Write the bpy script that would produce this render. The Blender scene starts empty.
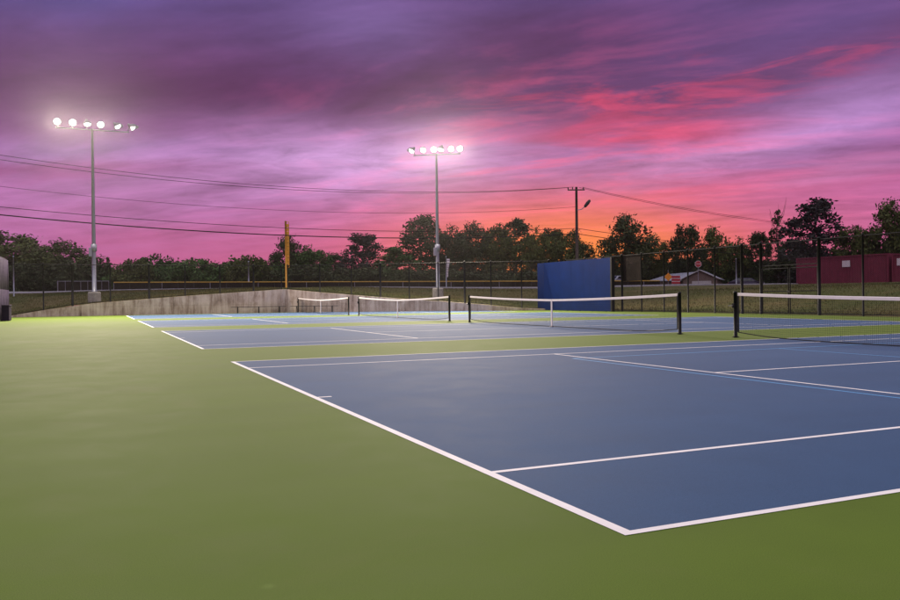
import bpy, math, random
from math import radians, sin, cos, pi
from mathutils import Vector, Matrix
random.seed(11)
SC = bpy.context.scene
COL = SC.collection

# ------------------------------------------------------------------ camera
F_PX = 807.98
YAW, PITCH, ROLL = 0.41831, -0.004657, -0.011178
CAM = Vector((-2.1304, -2.9278, 1.0599))
FWD = Vector((sin(YAW) * cos(PITCH), cos(YAW) * cos(PITCH), sin(PITCH)))
_r = Vector((cos(YAW), -sin(YAW), 0)); _u = _r.cross(FWD)
RGT = cos(ROLL) * _r + sin(ROLL) * _u
UPV = cos(ROLL) * _u - sin(ROLL) * _r
cam = bpy.data.cameras.new('camera')
camo = bpy.data.objects.new('camera', cam); COL.objects.link(camo)
camo.matrix_world = Matrix(((RGT.x, UPV.x, -FWD.x, CAM.x), (RGT.y, UPV.y, -FWD.y, CAM.y),
                            (RGT.z, UPV.z, -FWD.z, CAM.z), (0, 0, 0, 1)))
cam.sensor_width = 36; cam.lens = 36 * F_PX / 900
cam.clip_start = 0.05; cam.clip_end = 6000
SC.camera = camo

# ------------------------------------------------------------------ exposure
EXPO = 0.65
vs = SC.view_settings
vs.view_transform = 'Standard'; vs.look = 'None'; vs.gamma = 1; vs.use_curve_mapping = False
vs.exposure = EXPO
SC.render.engine = 'CYCLES'
SC.cycles.use_denoising = True
SC.cycles.max_bounces = 6
SC.cycles.diffuse_bounces = 2
SC.cycles.glossy_bounces = 2
SC.cycles.sample_clamp_indirect = 4
SC.cycles.caustics_reflective = False; SC.cycles.caustics_refractive = False


def lin(r, g, b, k=1.0):
    def f(c):
        c /= 255.0
        return c / 12.92 if c <= .04045 else ((c + .055) / 1.055) ** 2.4
    return (f(r) * k, f(g) * k, f(b) * k, 1)


def sky(r, g, b):                      # a sky colour as the picture shows it
    return lin(r, g, b, 2 ** -EXPO)


# ------------------------------------------------------------------ node maths helper
class NT:
    def __init__(s, tree):
        s.t = tree; s.n = tree.nodes; s.l = tree.links

    def put(s, sock, v):
        if isinstance(v, Q): s.l.new(v.s, sock)
        elif isinstance(v, bpy.types.NodeSocket): s.l.new(v, sock)
        else: sock.default_value = v

    def m(s, op, *a, clamp=False):
        n = s.n.new('ShaderNodeMath'); n.operation = op; n.use_clamp = clamp
        for i, v in enumerate(a): s.put(n.inputs[i], v)
        return Q(s, n.outputs[0])

    def smooth(s, x, a, b):
        n = s.n.new('ShaderNodeMapRange'); n.interpolation_type = 'SMOOTHSTEP'
        for k, v in zip((0, 1, 2, 3, 4), (x, a, b, 0.0, 1.0)): s.put(n.inputs[k], v)
        return Q(s, n.outputs[0])

    def vec(s, x, y, z):
        n = s.n.new('ShaderNodeCombineXYZ')
        for i, v in enumerate((x, y, z)): s.put(n.inputs[i], v)
        return n.outputs[0]

    def noise(s, v, scale=1.0, detail=4.0, rough=.5, dist=0.0, lac=2.0):
        n = s.n.new('ShaderNodeTexNoise')
        s.l.new(v, n.inputs['Vector'])
        n.inputs['Scale'].default_value = scale; n.inputs['Detail'].default_value = detail
        n.inputs['Roughness'].default_value = rough; n.inputs['Distortion'].default_value = dist
        n.inputs['Lacunarity'].default_value = lac
        return Q(s, n.outputs['Fac'])

    def ramp(s, x, stops, interp='LINEAR'):
        n = s.n.new('ShaderNodeValToRGB'); n.color_ramp.interpolation = interp
        e = n.color_ramp.elements
        while len(e) < len(stops): e.new(.5)
        for k, (p, c) in enumerate(stops):
            e[k].position = p; e[k].color = c
        s.put(n.inputs[0], x)
        return n.outputs[0]

    def mix(s, f, a, b, mode='MIX'):
        n = s.n.new('ShaderNodeMix'); n.data_type = 'RGBA'; n.blend_type = mode; n.clamp_factor = True
        s.put(n.inputs[0], f); s.put(n.inputs[6], a); s.put(n.inputs[7], b)
        return n.outputs[2]


class Q:
    def __init__(s, nt, sock): s.nt = nt; s.s = sock
    def __add__(s, o): return s.nt.m('ADD', s, o)
    __radd__ = __add__
    def __sub__(s, o): return s.nt.m('SUBTRACT', s, o)
    def __rsub__(s, o): return s.nt.m('SUBTRACT', o, s)
    def __mul__(s, o): return s.nt.m('MULTIPLY', s, o)
    __rmul__ = __mul__
    def __truediv__(s, o): return s.nt.m('DIVIDE', s, o)
    def __rtruediv__(s, o): return s.nt.m('DIVIDE', o, s)
    def exp(s): return s.nt.m('EXPONENT', s)


# ------------------------------------------------------------------ sky: a sunset cloud deck
SUN_AZ = YAW + 0.155                    # the place on the horizon where the sun went down (clockwise from +Y)


def degs(r): return r * 57.29578


def build_world():
    w = bpy.data.worlds.new('World'); SC.world = w; w.use_nodes = True
    t = NT(w.node_tree); t.n.clear()
    tc = t.n.new('ShaderNodeTexCoord')
    sp = t.n.new('ShaderNodeSeparateXYZ'); t.l.new(tc.outputs['Generated'], sp.inputs[0])
    x, y, z = (Q(t, o) for o in sp.outputs)
    zc = t.m('MAXIMUM', z, 0.0)
    el = t.m('ARCSINE', t.m('MINIMUM', zc, 1.0)) * 57.29578
    ca, sa = cos(YAW), sin(YAW)
    fx = x * ca - y * sa; fy = x * sa + y * ca          # right of / along the compass bearing of the sunset field
    az = t.m('ARCTAN2', fx, fy) * 57.29578
    # flat cloud layer seen in perspective
    inv = 1.0 / (zc + 0.075)
    px, py = fx * inv, fy * inv
    th = radians(24)
    ux = px * cos(th) + py * -sin(th); uy = px * sin(th) + py * cos(th)   # ux: along the streaks
    P = t.vec(ux, uy, 0.0)
    Ps = t.vec(ux * 0.35, uy, 3.0)
    big = t.noise(P, .42, 3, .5, .3)
    big2 = t.noise(t.vec(ux * .5 + 9.0, uy * .8, 1.0), .5, 4, .55, .4)
    mid = t.noise(Ps, 1.25, 6, .58, .5)
    fine = t.noise(t.vec(ux * .6, uy, 7.0), 2.9, 8, .64, .5)
    wisp = t.noise(t.vec(px * .8, py * .9, 11.0), 3.4, 8, .66, 1.0)
    ca1 = t.noise(t.vec(ux * .55, uy, 21.0), 1.5, 7, .60, .3)
    ca2 = t.noise(t.vec(ux * .55 + .05, uy + .11, 21.0), 1.5, 7, .60, .3)
    emb = t.m('MAXIMUM', t.m('MINIMUM', (ca1 - ca2) * 5.0, 1.0), -1.0)
    e2 = el + (big - .5) * 5.0 + (mid - .5) * 2.6 + (fine - .5) * .9
    a2 = az + (big2 - .5) * 16.0 + (mid - .5) * 5.0
    # plain gradient of the deck with height
    base = t.ramp(e2 / 30.0, [(0.0, sky(210, 100, 146)), (.10, sky(194, 100, 154)), (.21, sky(180, 110, 170)),
                              (.31, sky(166, 104, 166)), (.42, sky(118, 68, 118)), (.56, sky(108, 70, 124)),
                              (.70, sky(100, 80, 142)), (1.0, sky(84, 76, 140))])
    col = base

    def feat(a0, e0, wa, we, slope, color, k, lo=None, hi=None, tex=None, warp=1.0):
        nonlocal col
        da = (a2 if warp else az) - a0
        de = (e2 if warp else el) - e0 - da * slope
        g = ((da * da) * (-1.0 / (wa * wa)) + (de * de) * (-1.0 / (we * we))).exp() * k
        if tex is not None: g = g * t.smooth(tex, lo, hi)
        col = t.mix(g, col, sky(*color))

    # the dark violet undersides high up
    feat(-17, 13.8, 17, 2.2, .02, (90, 44, 88), .95)
    feat(4, 16.2, 11, 2.8, .03, (98, 56, 104), .85)
    feat(24, 17.2, 12, 2.6, .10, (106, 80, 138), .7)
    feat(-27, 20.5, 8, 2.8, 0, (82, 74, 136), .8)
    feat(-8, 18.3, 5.5, 2.0, 0, (134, 104, 168), .7)
    # lavender windows
    feat(-9, 9.3, 11, 2.5, 0, (214, 162, 222), 1.0)
    feat(-24, 9.6, 9, .9, 0, (164, 116, 178), .7)
    feat(22, 11.0, 9, 2.3, .22, (186, 140, 206), .95)
    feat(14, 9.4, 7, 1.2, .10, (206, 142, 196), .6)
    # maroon and purple streaks
    feat(-26, 11.2, 9, 1.0, 0, (124, 68, 124), .75)
    feat(-27, 8.0, 9, .6, .03, (150, 72, 128), .7)
    feat(27, 8.6, 6, 1.2, .08, (160, 96, 156), .6)
    feat(24, 15.2, 10, 1.0, .25, (110, 66, 112), .7)
    # under-lit red and rose edges round the sunset
    feat(7, 13.4, 9, 1.7, .06, (214, 68, 106), .72, .46, .64, fine)
    feat(10, 11.2, 8, 1.0, .03, (224, 80, 118), .9, .42, .62, mid)
    feat(18, 14.2, 10, 1.6, .22, (200, 76, 118), .75, .48, .66, fine)
    feat(17, 7.2, 13, 1.2, .03, (220, 82, 126), .85, .38, .62, mid)
    feat(27, 5.2, 9, 2.4, .02, (200, 104, 160), .75)
    feat(23, 7.6, 7, .8, .05, (196, 128, 184), .6)
    # glow where the sun set
    sun = degs(SUN_AZ - YAW)
    feat(sun - 2, 4.2, 11.5, 3.2, 0, (240, 106, 130), .8, warp=0)
    feat(sun - .5, 2.6, 13, 3.0, 0, (255, 98, 92), 1.0, warp=0)
    feat(sun, 1.4, 9, 3.8, 0, (255, 152, 66), 1.0, warp=0)
    # undersides that catch the low light, and the parts that turn away from it
    zone = (((az - sun) * (az - sun) * (-1 / 240.0)) + ((el - 9.5) * (el - 9.5) * (-1 / 36.0))).exp()
    col = t.mix(t.m('MAXIMUM', emb, 0.0) * zone * .75, col, sky(236, 92, 128))
    # cloud relief
    rel = (mid - .5) * .70 + (fine - .5) * .32 + (wisp - .5) * .26 + (big - .5) * .45
    win = ((az + 9.0) * (az + 9.0) * (-1 / 130.0) + (el - 10.0) * (el - 10.0) * (-1 / 9.0)).exp() + ((az - 17.0) * (az - 17.0) * (-1 / 130.0) + (el - 10.0) * (el - 10.0) * (-1 / 9.0)).exp()
    rel = rel + win * ((wisp - .5) * .9 + (fine - .5) * .5)
    rel = rel * t.smooth(el, 1.0, 6.0)
    hsv = t.n.new('ShaderNodeHueSaturation')
    hsv.inputs['Saturation'].default_value = 1.0
    t.put(hsv.inputs['Value'], 1.0 + rel * .9 + emb * .26 * t.smooth(el, 1.5, 6.0)); t.put(hsv.inputs['Color'], col)
    col = hsv.outputs[0]
    # clear dusk air behind the deck, showing through a little
    st = t.n.new('ShaderNodeTexSky'); st.sky_type = 'NISHITA'; st.sun_disc = False
    st.sun_elevation = radians(1.0); st.sun_rotation = SUN_AZ
    b1 = t.n.new('ShaderNodeBackground'); t.put(b1.inputs[0], col); b1.inputs[1].default_value = 1.0
    b2 = t.n.new('ShaderNodeBackground'); t.put(b2.inputs[0], st.outputs[0]); b2.inputs[1].default_value = 0.05
    mx = t.n.new('ShaderNodeMixShader')
    mx.inputs[0].default_value = 0.06
    t.l.new(b1.outputs[0], mx.inputs[1]); t.l.new(b2.outputs[0], mx.inputs[2])
    out = t.n.new('ShaderNodeOutputWorld'); t.l.new(mx.outputs[0], out.inputs[0])


build_world()

# soft after-glow of the overcast evening sky
sl = bpy.data.lights.new('sun', 'SUN'); sl.energy = 1.3; sl.angle = radians(110); sl.color = (1.0, .95, .90)
so = bpy.data.objects.new('sun', sl); COL.objects.link(so)
so.rotation_euler = Vector((-0.12, -0.30, 1.0)).to_track_quat('Z', 'Y').to_euler()


# ------------------------------------------------------------------ placing helpers
def at(x, y, depth):
    return CAM + depth * (FWD + RGT * ((x - 450) / F_PX) - UPV * ((y - 300) / F_PX))


LEFT, RIGHT, FAR, NEAR = -7.2, 28.2, 57.0, -16.0
DA, DB = Vector((11.0, 57.0)), Vector((28.2, 45.5))
DD = (DB - DA).normalized(); DL = (DB - DA).length
POLY = [Vector((LEFT, NEAR)), Vector((LEFT, FAR)), DA, DB, Vector((RIGHT, NEAR))]


def interp(x, tab):
    if x <= tab[0][0]: return tab[0][1]
    for (a, b), (c, d) in zip(tab, tab[1:]):
        if x <= c: return b + (d - b) * (x - a) / (c - a)
    return tab[-1][1]


END_TOP = [(-7.2, .06), (-5.0, .42), (-3.3, .72), (-1.6, .88), (1.6, 1.12), (5.0, 1.35), (11.0, 1.72)]
DIA_TOP = [(0, 1.72), (2.76, 1.46), (5.17, 1.23), (7.36, 1.06), (9.52, .86), (11.65, .73), (13.58, .56), (15.48, .40),
           (17.66, .16), (18.8, .05), (20.7, .03)]


def boundary(X, Y):
    """distance outside the court slab and the height of the ground's edge there"""
    p = Vector((X, Y)); best = None
    n = len(POLY)
    for i in range(n):
        a, b = POLY[i], POLY[(i + 1) % n]
        d = b - a; s = max(0, min(1, (p - a).dot(d) / d.dot(d)))
        q = a + d * s; r = (p - q).length
        if best is None or r < best[0]: best = (r, i, q)
    r, i, q = best
    if i == 1: z0 = interp(q.x, END_TOP)
    elif i == 2: z0 = interp((q - DA).length, DIA_TOP)
    else: z0 = 0.02
    return r, z0


def sstep(t):
    t = max(0, min(1, t)); return t * t * (3 - 2 * t)


def ground(X, Y):
    r, z0 = boundary(X, Y)
    plat = max(1.5, 2.12 - .02 * max(0, X - 56))
    if Y < 20 and X < 0: plat = .3 + (plat - .3) * sstep(Y / 20)
    k = .45 * sstep(r / 12) + .55 * min(1, r / 40)
    z = z0 + (plat - z0) * k
    z += .04 * sin(X * .21 + 1) * sin(Y * .17) * min(1, r / 8)
    return z


# ------------------------------------------------------------------ mesh helpers
class MB:
    def __init__(s): s.v = []; s.f = []

    def quad(s, *p):
        i = len(s.v); s.v += [tuple(q) for q in p]; s.f.append(tuple(range(i, i + len(p)))); return s

    def box(s, c, size, rz=0.0, bevel=0):
        c = Vector(c); hx, hy, hz = (q / 2 for q in size)
        M = Matrix.Rotation(rz, 3, 'Z'); i = len(s.v)
        for sx, sy, sz in ((-1, -1, -1), (1, -1, -1), (1, 1, -1), (-1, 1, -1), (-1, -1, 1), (1, -1, 1), (1, 1, 1), (-1, 1, 1)):
            s.v.append(tuple(c + M @ Vector((sx * hx, sy * hy, sz * hz))))
        for q in ((0, 3, 2, 1), (4, 5, 6, 7), (0, 1, 5, 4), (1, 2, 6, 5), (2, 3, 7, 6), (3, 0, 4, 7)):
            s.f.append(tuple(i + k for k in q))
        return s

    def hexa(s, b, t):
        """prism between two equal loops"""
        i = len(s.v); n = len(b)
        s.v += [tuple(q) for q in b] + [tuple(q) for q in t]
        s.f.append(tuple(i + k for k in reversed(range(n)))); s.f.append(tuple(i + n + k for k in range(n)))
        for k in range(n):
            j = (k + 1) % n; s.f.append((i + k, i + j, i + n + j, i + n + k))
        return s

    def tube(s, pts, rad, n=8, cap=True):
        pts = [Vector(p) for p in pts]
        if not isinstance(rad, (list, tuple)): rad = [rad] * len(pts)
        i0 = len(s.v)
        for k, p in enumerate(pts):
            d = (pts[min(k + 1, len(pts) - 1)] - pts[max(k - 1, 0)]).normalized()
            ref = Vector((0, 0, 1)) if abs(d.z) < .9 else Vector((1, 0, 0))
            a = d.cross(ref).normalized(); b = d.cross(a)
            for j in range(n):
                w = 2 * pi * j / n + pi / n
                s.v.append(tuple(p + (a * cos(w) + b * sin(w)) * rad[k]))
        for k in range(len(pts) - 1):
            for j in range(n):
                q = (j + 1) % n
                s.f.append((i0 + k * n + j, i0 + k * n + q, i0 + (k + 1) * n + q, i0 + (k + 1) * n + j))
        if cap:
            s.f.append(tuple(i0 + j for j in range(n)))
            s.f.append(tuple(i0 + (len(pts) - 1) * n + j for j in reversed(range(n))))
        return s

    def lathe(s, o, axis, prof, n=16):
        o = Vector(o); axis = Vector(axis).normalized()
        ref = Vector((0, 0, 1)) if abs(axis.z) < .9 else Vector((1, 0, 0))
        a = axis.cross(ref).normalized(); b = axis.cross(a); i0 = len(s.v)
        for (h, r) in prof:
            for j in range(n):
                w = 2 * pi * j / n
                s.v.append(tuple(o + axis * h + (a * cos(w) + b * sin(w)) * r))
        for k in range(len(prof) - 1):
            for j in range(n):
                q = (j + 1) % n
                s.f.append((i0 + k * n + j, i0 + k * n + q, i0 + (k + 1) * n + q, i0 + (k + 1) * n + j))
        s.f.append(tuple(i0 + j for j in range(n)))
        s.f.append(tuple(i0 + (len(prof) - 1) * n + j for j in reversed(range(n))))
        return s

    def mesh(s, name, mat, smooth=False, bevel=0):
        me = bpy.data.meshes.new(name); me.from_pydata(s.v, [], s.f); me.update()
        if mat: me.materials.append(mat)
        if smooth: me.polygons.foreach_set('use_smooth', [True] * len(me.polygons))
        return me

    def build(s, name, mat, parent=None, smooth=False, bevel=0):
        o = link(name, s.mesh(name, mat, smooth), parent)
        if bevel:
            m = o.modifiers.new('bevel', 'BEVEL'); m.width = bevel; m.segments = 2; m.limit_method = 'ANGLE'
        return o


def link(name, data, parent=None):
    o = bpy.data.objects.new(name, data); COL.objects.link(o)
    if parent: o.parent = parent
    return o


def thing(name, label, cat, loc=(0, 0, 0), rz=0.0, group=None):
    o = link(name, None); o.location = loc; o.rotation_euler = (0, 0, rz); o.empty_display_size = .3
    return tag(o, label, cat, group)


def tag(o, label, cat, group=None):
    o['label'] = label; o['category'] = cat
    if group: o['group'] = group
    return o


def structure(o): o['kind'] = 'structure'; return o


def copy_tree(o, parent=None):
    c = o.copy(); COL.objects.link(c)
    if parent: c.parent = parent
    for ch in list(o.children): copy_tree(ch, c)
    return c


# ------------------------------------------------------------------ materials
def mat(name, rgb, rough=.6, metal=0.0, spec=.5, var=.0, scale=5.0, bump=0.0, bscale=40.0, emit=None, estr=0, vec='Object',
        stretch=(1, 1, 1), rgb2=None, rvar=0.0):
    m = bpy.data.materials.new(name); m.use_nodes = True
    t = NT(m.node_tree); p = t.n['Principled BSDF']
    p.inputs['Base Color'].default_value = (*rgb, 1)
    p.inputs['Roughness'].default_value = rough; p.inputs['Metallic'].default_value = metal
    p.inputs['Specular IOR Level'].default_value = spec
    if var or bump or rgb2 or rvar:
        tc = t.n.new('ShaderNodeTexCoord'); mp = t.n.new('ShaderNodeMapping'); mp.inputs['Scale'].default_value = stretch
        t.l.new(tc.outputs[vec], mp.inputs[0]); v = mp.outputs[0]
    if var or rgb2:
        n = t.noise(v, scale, 6, .6, .2)
        a = tuple(c * (1 - var) for c in rgb) + (1,); b = tuple(c * (1 + var) for c in (rgb2 or rgb)) + (1,)
        t.put(p.inputs['Base Color'], t.ramp(n, [(.3, a), (.7, b)]))
    if rvar:
        n = t.noise(v, scale * .7, 5, .6, .2)
        t.put(p.inputs['Roughness'], rough + (n - .5) * rvar)
    if bump:
        bn = t.n.new('ShaderNodeBump'); bn.inputs['Strength'].default_value = bump; bn.inputs['Distance'].default_value = .02
        t.put(bn.inputs['Height'], t.noise(v, bscale, 4, .6)); t.l.new(bn.outputs[0], p.inputs['Normal'])
    if emit:
        p.inputs['Emission Color'].default_value = (*emit, 1); p.inputs['Emission Strength'].default_value = estr
    return m


def court_mat(name, rgb, dull, rough=.84, spec=.10):
    """rolled acrylic court paint: sandy grain, roller lanes, scuffs and small pale spots"""
    m = bpy.data.materials.new(name); m.use_nodes = True
    t = NT(m.node_tree); p = t.n['Principled BSDF']
    g = t.n.new('ShaderNodeNewGeometry'); pos = g.outputs['Position']
    sp = t.n.new('ShaderNodeSeparateXYZ'); t.l.new(pos, sp.inputs[0])
    x, y, z = (Q(t, o) for o in sp.outputs)
    big = t.noise(pos, .22, 4, .55, .3)
    med = t.noise(pos, 1.7, 6, .65, .4)
    lane = t.noise(t.vec(x * .12, y * 1.15, 0.0), 1.0, 3, .5)
    fine = t.noise(pos, 240.0, 3, .6)
    col = t.ramp(big * .45 + med * .3 + lane * .25, [(.34, tuple(c * .86 for c in rgb) + (1,)), (.66, tuple(c * 1.12 for c in rgb) + (1,))])
    # dust patches
    col = t.mix(t.smooth(t.noise(pos, .55, 7, .68, .8), .52, .8) * .38, col, (*dull, 1))
    # scuffs
    sc = t.noise(t.vec(x * .9 + y * .4, y * 5.0 - x * 1.5, 4.0), 1.6, 5, .7, 1.5)
    col = t.mix(t.smooth(sc, .66, .78) * .25, col, tuple(c * .62 for c in rgb) + (1,))
    vo = t.n.new('ShaderNodeTexVoronoi'); vo.inputs['Scale'].default_value = 1.15; t.l.new(pos, vo.inputs['Vector'])
    spot = (1.0 - t.smooth(Q(t, vo.outputs['Distance']), .012, .05)) * t.smooth(t.noise(pos, 3.1, 2), .5, .62)
    col = t.mix(spot * .35, col, tuple(min(1, c * 1.8 + .05) for c in rgb) + (1,))
    col = t.mix(.32, col, t.ramp(fine, [(.3, (0, 0, 0, 1)), (.75, (1, 1, 1, 1))]), 'SOFT_LIGHT')
    t.put(p.inputs['Base Color'], col)
    t.put(p.inputs['Roughness'], rough + (med - .5) * .16 + (big - .5) * .12)
    p.inputs['Specular IOR Level'].default_value = spec
    p.inputs['Sheen Weight'].default_value = .09; p.inputs['Sheen Roughness'].default_value = .15
    p.inputs['Sheen Tint'].default_value = (1, .93, .88, 1)
    b = t.n.new('ShaderNodeBump'); b.inputs['Strength'].default_value = .16; b.inputs['Distance'].default_value = .004
    t.put(b.inputs['Height'], fine + t.noise(pos, 60.0, 3) * .6); t.l.new(b.outputs[0], p.inputs['Normal'])
    return m


M = {}
M['green'] = court_mat('green_acrylic', (.103, .162, .018), (.15, .165, .05))
M['blue'] = court_mat('blue_acrylic', (.050, .102, .196), (.08, .12, .20))
M['line'] = mat('white_line_paint', (.90, .85, .80), .75, spec=.2, var=.10, scale=2.5, bump=.1, bscale=120, vec='Object')
M['pickle'] = mat('light_blue_line_paint', (.085, .30, .56), .6, var=.08, scale=9)
M['black'] = mat('black_powder_coat', (.005, .005, .006), .6, spec=.2, var=.2, scale=20)
M['wire'] = mat('black_vinyl_wire', (.008, .007, .008), .7, spec=.15)
M['cord'] = mat('black_net_cord', (.012, .012, .012), .8)
M['band'] = mat('white_vinyl_band', (.86, .80, .77), .55, var=.05, scale=6)
M['chrome'] = mat('bright_steel', (.62, .60, .58), .3, 1)
M['galv'] = mat('galvanised_steel', (.30, .31, .36), .45, .55, var=.14, scale=7, stretch=(1, 1, .3))
M['lamp_body'] = mat('lamp_housing_grey', (.16, .16, .18), .45, .4, var=.1)
M['lens'] = mat('lit_lamp_glass', (1, 1, 1), .2, emit=(1, .965, .90), estr=3.2)
M['lens'].cycles.emission_sampling = 'NONE'
M['foot'] = mat('cast_concrete_footing', (.36, .34, .31), .9, var=.22, scale=4, bump=.3)
M['yellow'] = mat('yellow_paint', (.70, .34, .02), .5, var=.12, scale=3)
M['yellowcap'] = mat('yellow_plastic_cap', (.48, .29, .03), .5, var=.12, scale=2)
M['screen'] = mat('black_windscreen_cloth', (.022, .016, .014), .9, spec=.1, var=.3, scale=5)
M['purple'] = mat('plum_windscreen_cloth', (.024, .016, .040), .9, spec=.08, var=.2, scale=4, bump=.2, bscale=12)
M['hit'] = mat('blue_hitting_panel', (.0016, .014, .086), .6, spec=.05, var=.14, scale=1.2, rvar=.2)
M['wood'] = mat('weathered_pole_timber', (.055, .042, .034), .9, var=.35, scale=6, stretch=(1, 1, .15), bump=.4)
M['bark'] = mat('bark', (.045, .036, .028), .95, var=.35, scale=5, bump=.5, bscale=14)
M['road'] = mat('pale_asphalt', (.30, .29, .31), .75, var=.12, scale=1.4)
M['red'] = mat('maroon_container_paint', (.155, .018, .040), .55, var=.18, scale=1.6, rvar=.2)
M['dark'] = mat('dark_steel', (.02, .018, .02), .7, var=.2)  # plain near-black steel for posts, fittings and support blocks
M['placard'] = mat('white_placard', (.62, .58, .60), .6, var=.06, scale=5)
M['roof'] = mat('grey_metal_roof', (.30, .31, .38), .5, var=.12, scale=1.5)
M['siding'] = mat('tan_siding', (.16, .115, .10), .8, var=.1, scale=2)
M['trim'] = mat('pale_trim', (.45, .43, .44), .6, var=.06)
M['glass'] = mat('dark_window_glass', (.02, .022, .03), .06, spec=.6, var=.1)
M['signred'] = mat('sign_red', (.40, .02, .035), .5, var=.1, scale=6)
M['signwhite'] = mat('sign_white', (.70, .66, .66), .5, var=.05)
M['signorange'] = mat('sign_orange', (.80, .30, .02), .5, var=.08, scale=6)
M['carpaint'] = mat('dark_plum_car_paint', (.03, .022, .05), .3, .3, var=.08)
M['silver'] = mat('silver_car_paint', (.32, .33, .38), .25, .4, var=.08)
M['tyre'] = mat('tyre_rubber', (.012, .012, .012), .85, var=.2)
M['headlight'] = mat('clear_headlight', (.7, .7, .75), .1, spec=.8, var=.04)
M['bench'] = mat('dark_bench_slat', (.022, .02, .02), .5, var=.2)


def concrete_mat():
    m = bpy.data.materials.new('stained_concrete'); m.use_nodes = True
    t = NT(m.node_tree); p = t.n['Principled BSDF']
    g = t.n.new('ShaderNodeNewGeometry'); pos = g.outputs['Position']
    sp = t.n.new('ShaderNodeSeparateXYZ'); t.l.new(pos, sp.inputs[0])
    x, y, z = (Q(t, o) for o in sp.outputs)
    s = x * .83 - y * .56
    streak = t.noise(t.vec(s * 2.4, z * .22, 0.0), 1.5, 6, .68, .5)
    blot = t.noise(pos, 1.1, 6, .62, .3)
    fine = t.noise(pos, 14.0, 5, .65)
    col = t.ramp(streak * .55 + blot * .35 + fine * .1, [(.35, (.12, .085, .065, 1)), (.44, (.36, .27, .21, 1)), (.53, (.55, .45, .37, 1)), (.66, (.70, .61, .52, 1))])
    # rusty brown seepage in places
    col = t.mix(t.smooth(t.noise(t.vec(s * 1.3, z * .3, 5.0), 1.2, 5, .7, .6), .54, .72) * .55, col, (.16, .095, .065, 1))
    # formwork lift line
    col = t.mix((1.0 - t.smooth(t.m('ABSOLUTE', z - .62), .004, .02)) * .3, col, (.13, .10, .085, 1))
    t.put(p.inputs['Base Color'], col); p.inputs['Roughness'].default_value = .9
    b = t.n.new('ShaderNodeBump'); b.inputs['Strength'].default_value = .4; b.inputs['Distance'].default_value = .02
    t.put(b.inputs['Height'], fine + streak * .5); t.l.new(b.outputs[0], p.inputs['Normal'])
    return m


M['concrete'] = concrete_mat()


def grass_mat(name='dry_turf', blades=False):
    m = bpy.data.materials.new(name); m.use_nodes = True
    t = NT(m.node_tree); p = t.n['Principled BSDF']
    g = t.n.new('ShaderNodeNewGeometry'); pos = g.outputs['Position']
    a = t.noise(pos, .11, 5, .6, .5); b = t.noise(pos, .9, 6, .7, .4); c = t.noise(pos, 9.0, 4, .7)
    col = t.ramp(a * .55 + b * .3 + c * .15, [(.36, (.048, .068, .016, 1)), (.46, (.082, .090, .026, 1)), (.55, (.125, .108, .040, 1)), (.66, (.18, .14, .065, 1))])
    t.put(p.inputs['Base Color'], col); p.inputs['Roughness'].default_value = .95
    p.inputs['Specular IOR Level'].default_value = .15
    if not blades:
        bn = t.n.new('ShaderNodeBump'); bn.inputs['Strength'].default_value = .9; bn.inputs['Distance'].default_value = .12
        t.put(bn.inputs['Height'], c + b); t.l.new(bn.outputs[0], p.inputs['Normal'])
    return m


M['grass'] = grass_mat(); M['blade'] = grass_mat('turf_blades', True)


def leaf_mat(name, c1, c2, c3):
    m = bpy.data.materials.new(name); m.use_nodes = True
    t = NT(m.node_tree); p = t.n['Principled BSDF']
    g = t.n.new('ShaderNodeNewGeometry')
    oi = t.n.new('ShaderNodeObjectInfo')
    n = t.noise(g.outputs['Position'], .55, 4, .6)
    isl = Q(t, g.outputs['Random Per Island'])
    col = t.ramp(n * .55 + isl * .3 + Q(t, oi.outputs['Random']) * .15, [(.25, (*c1, 1)), (.5, (*c2, 1)), (.78, (*c3, 1))])
    t.put(p.inputs['Base Color'], col); p.inputs['Roughness'].default_value = .7
    p.inputs['Specular IOR Level'].default_value = .2
    return m


M['leaf_dark'] = leaf_mat('dark_leaves', (.020, .028, .012), (.042, .058, .021), (.072, .088, .030))
M['leaf_green'] = leaf_mat('green_leaves', (.024, .056, .015), (.056, .115, .028), (.10, .165, .04))  # green and olive brightened: lamplight on the hedge put into the leaf colour
M['leaf_olive'] = leaf_mat('olive_leaves', (.035, .046, .013), (.074, .094, .024), (.13, .15, .038))
M['leaf_grey'] = leaf_mat('grey_leaves', (.022, .022, .020), (.038, .038, .034), (.058, .056, .050))

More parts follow.
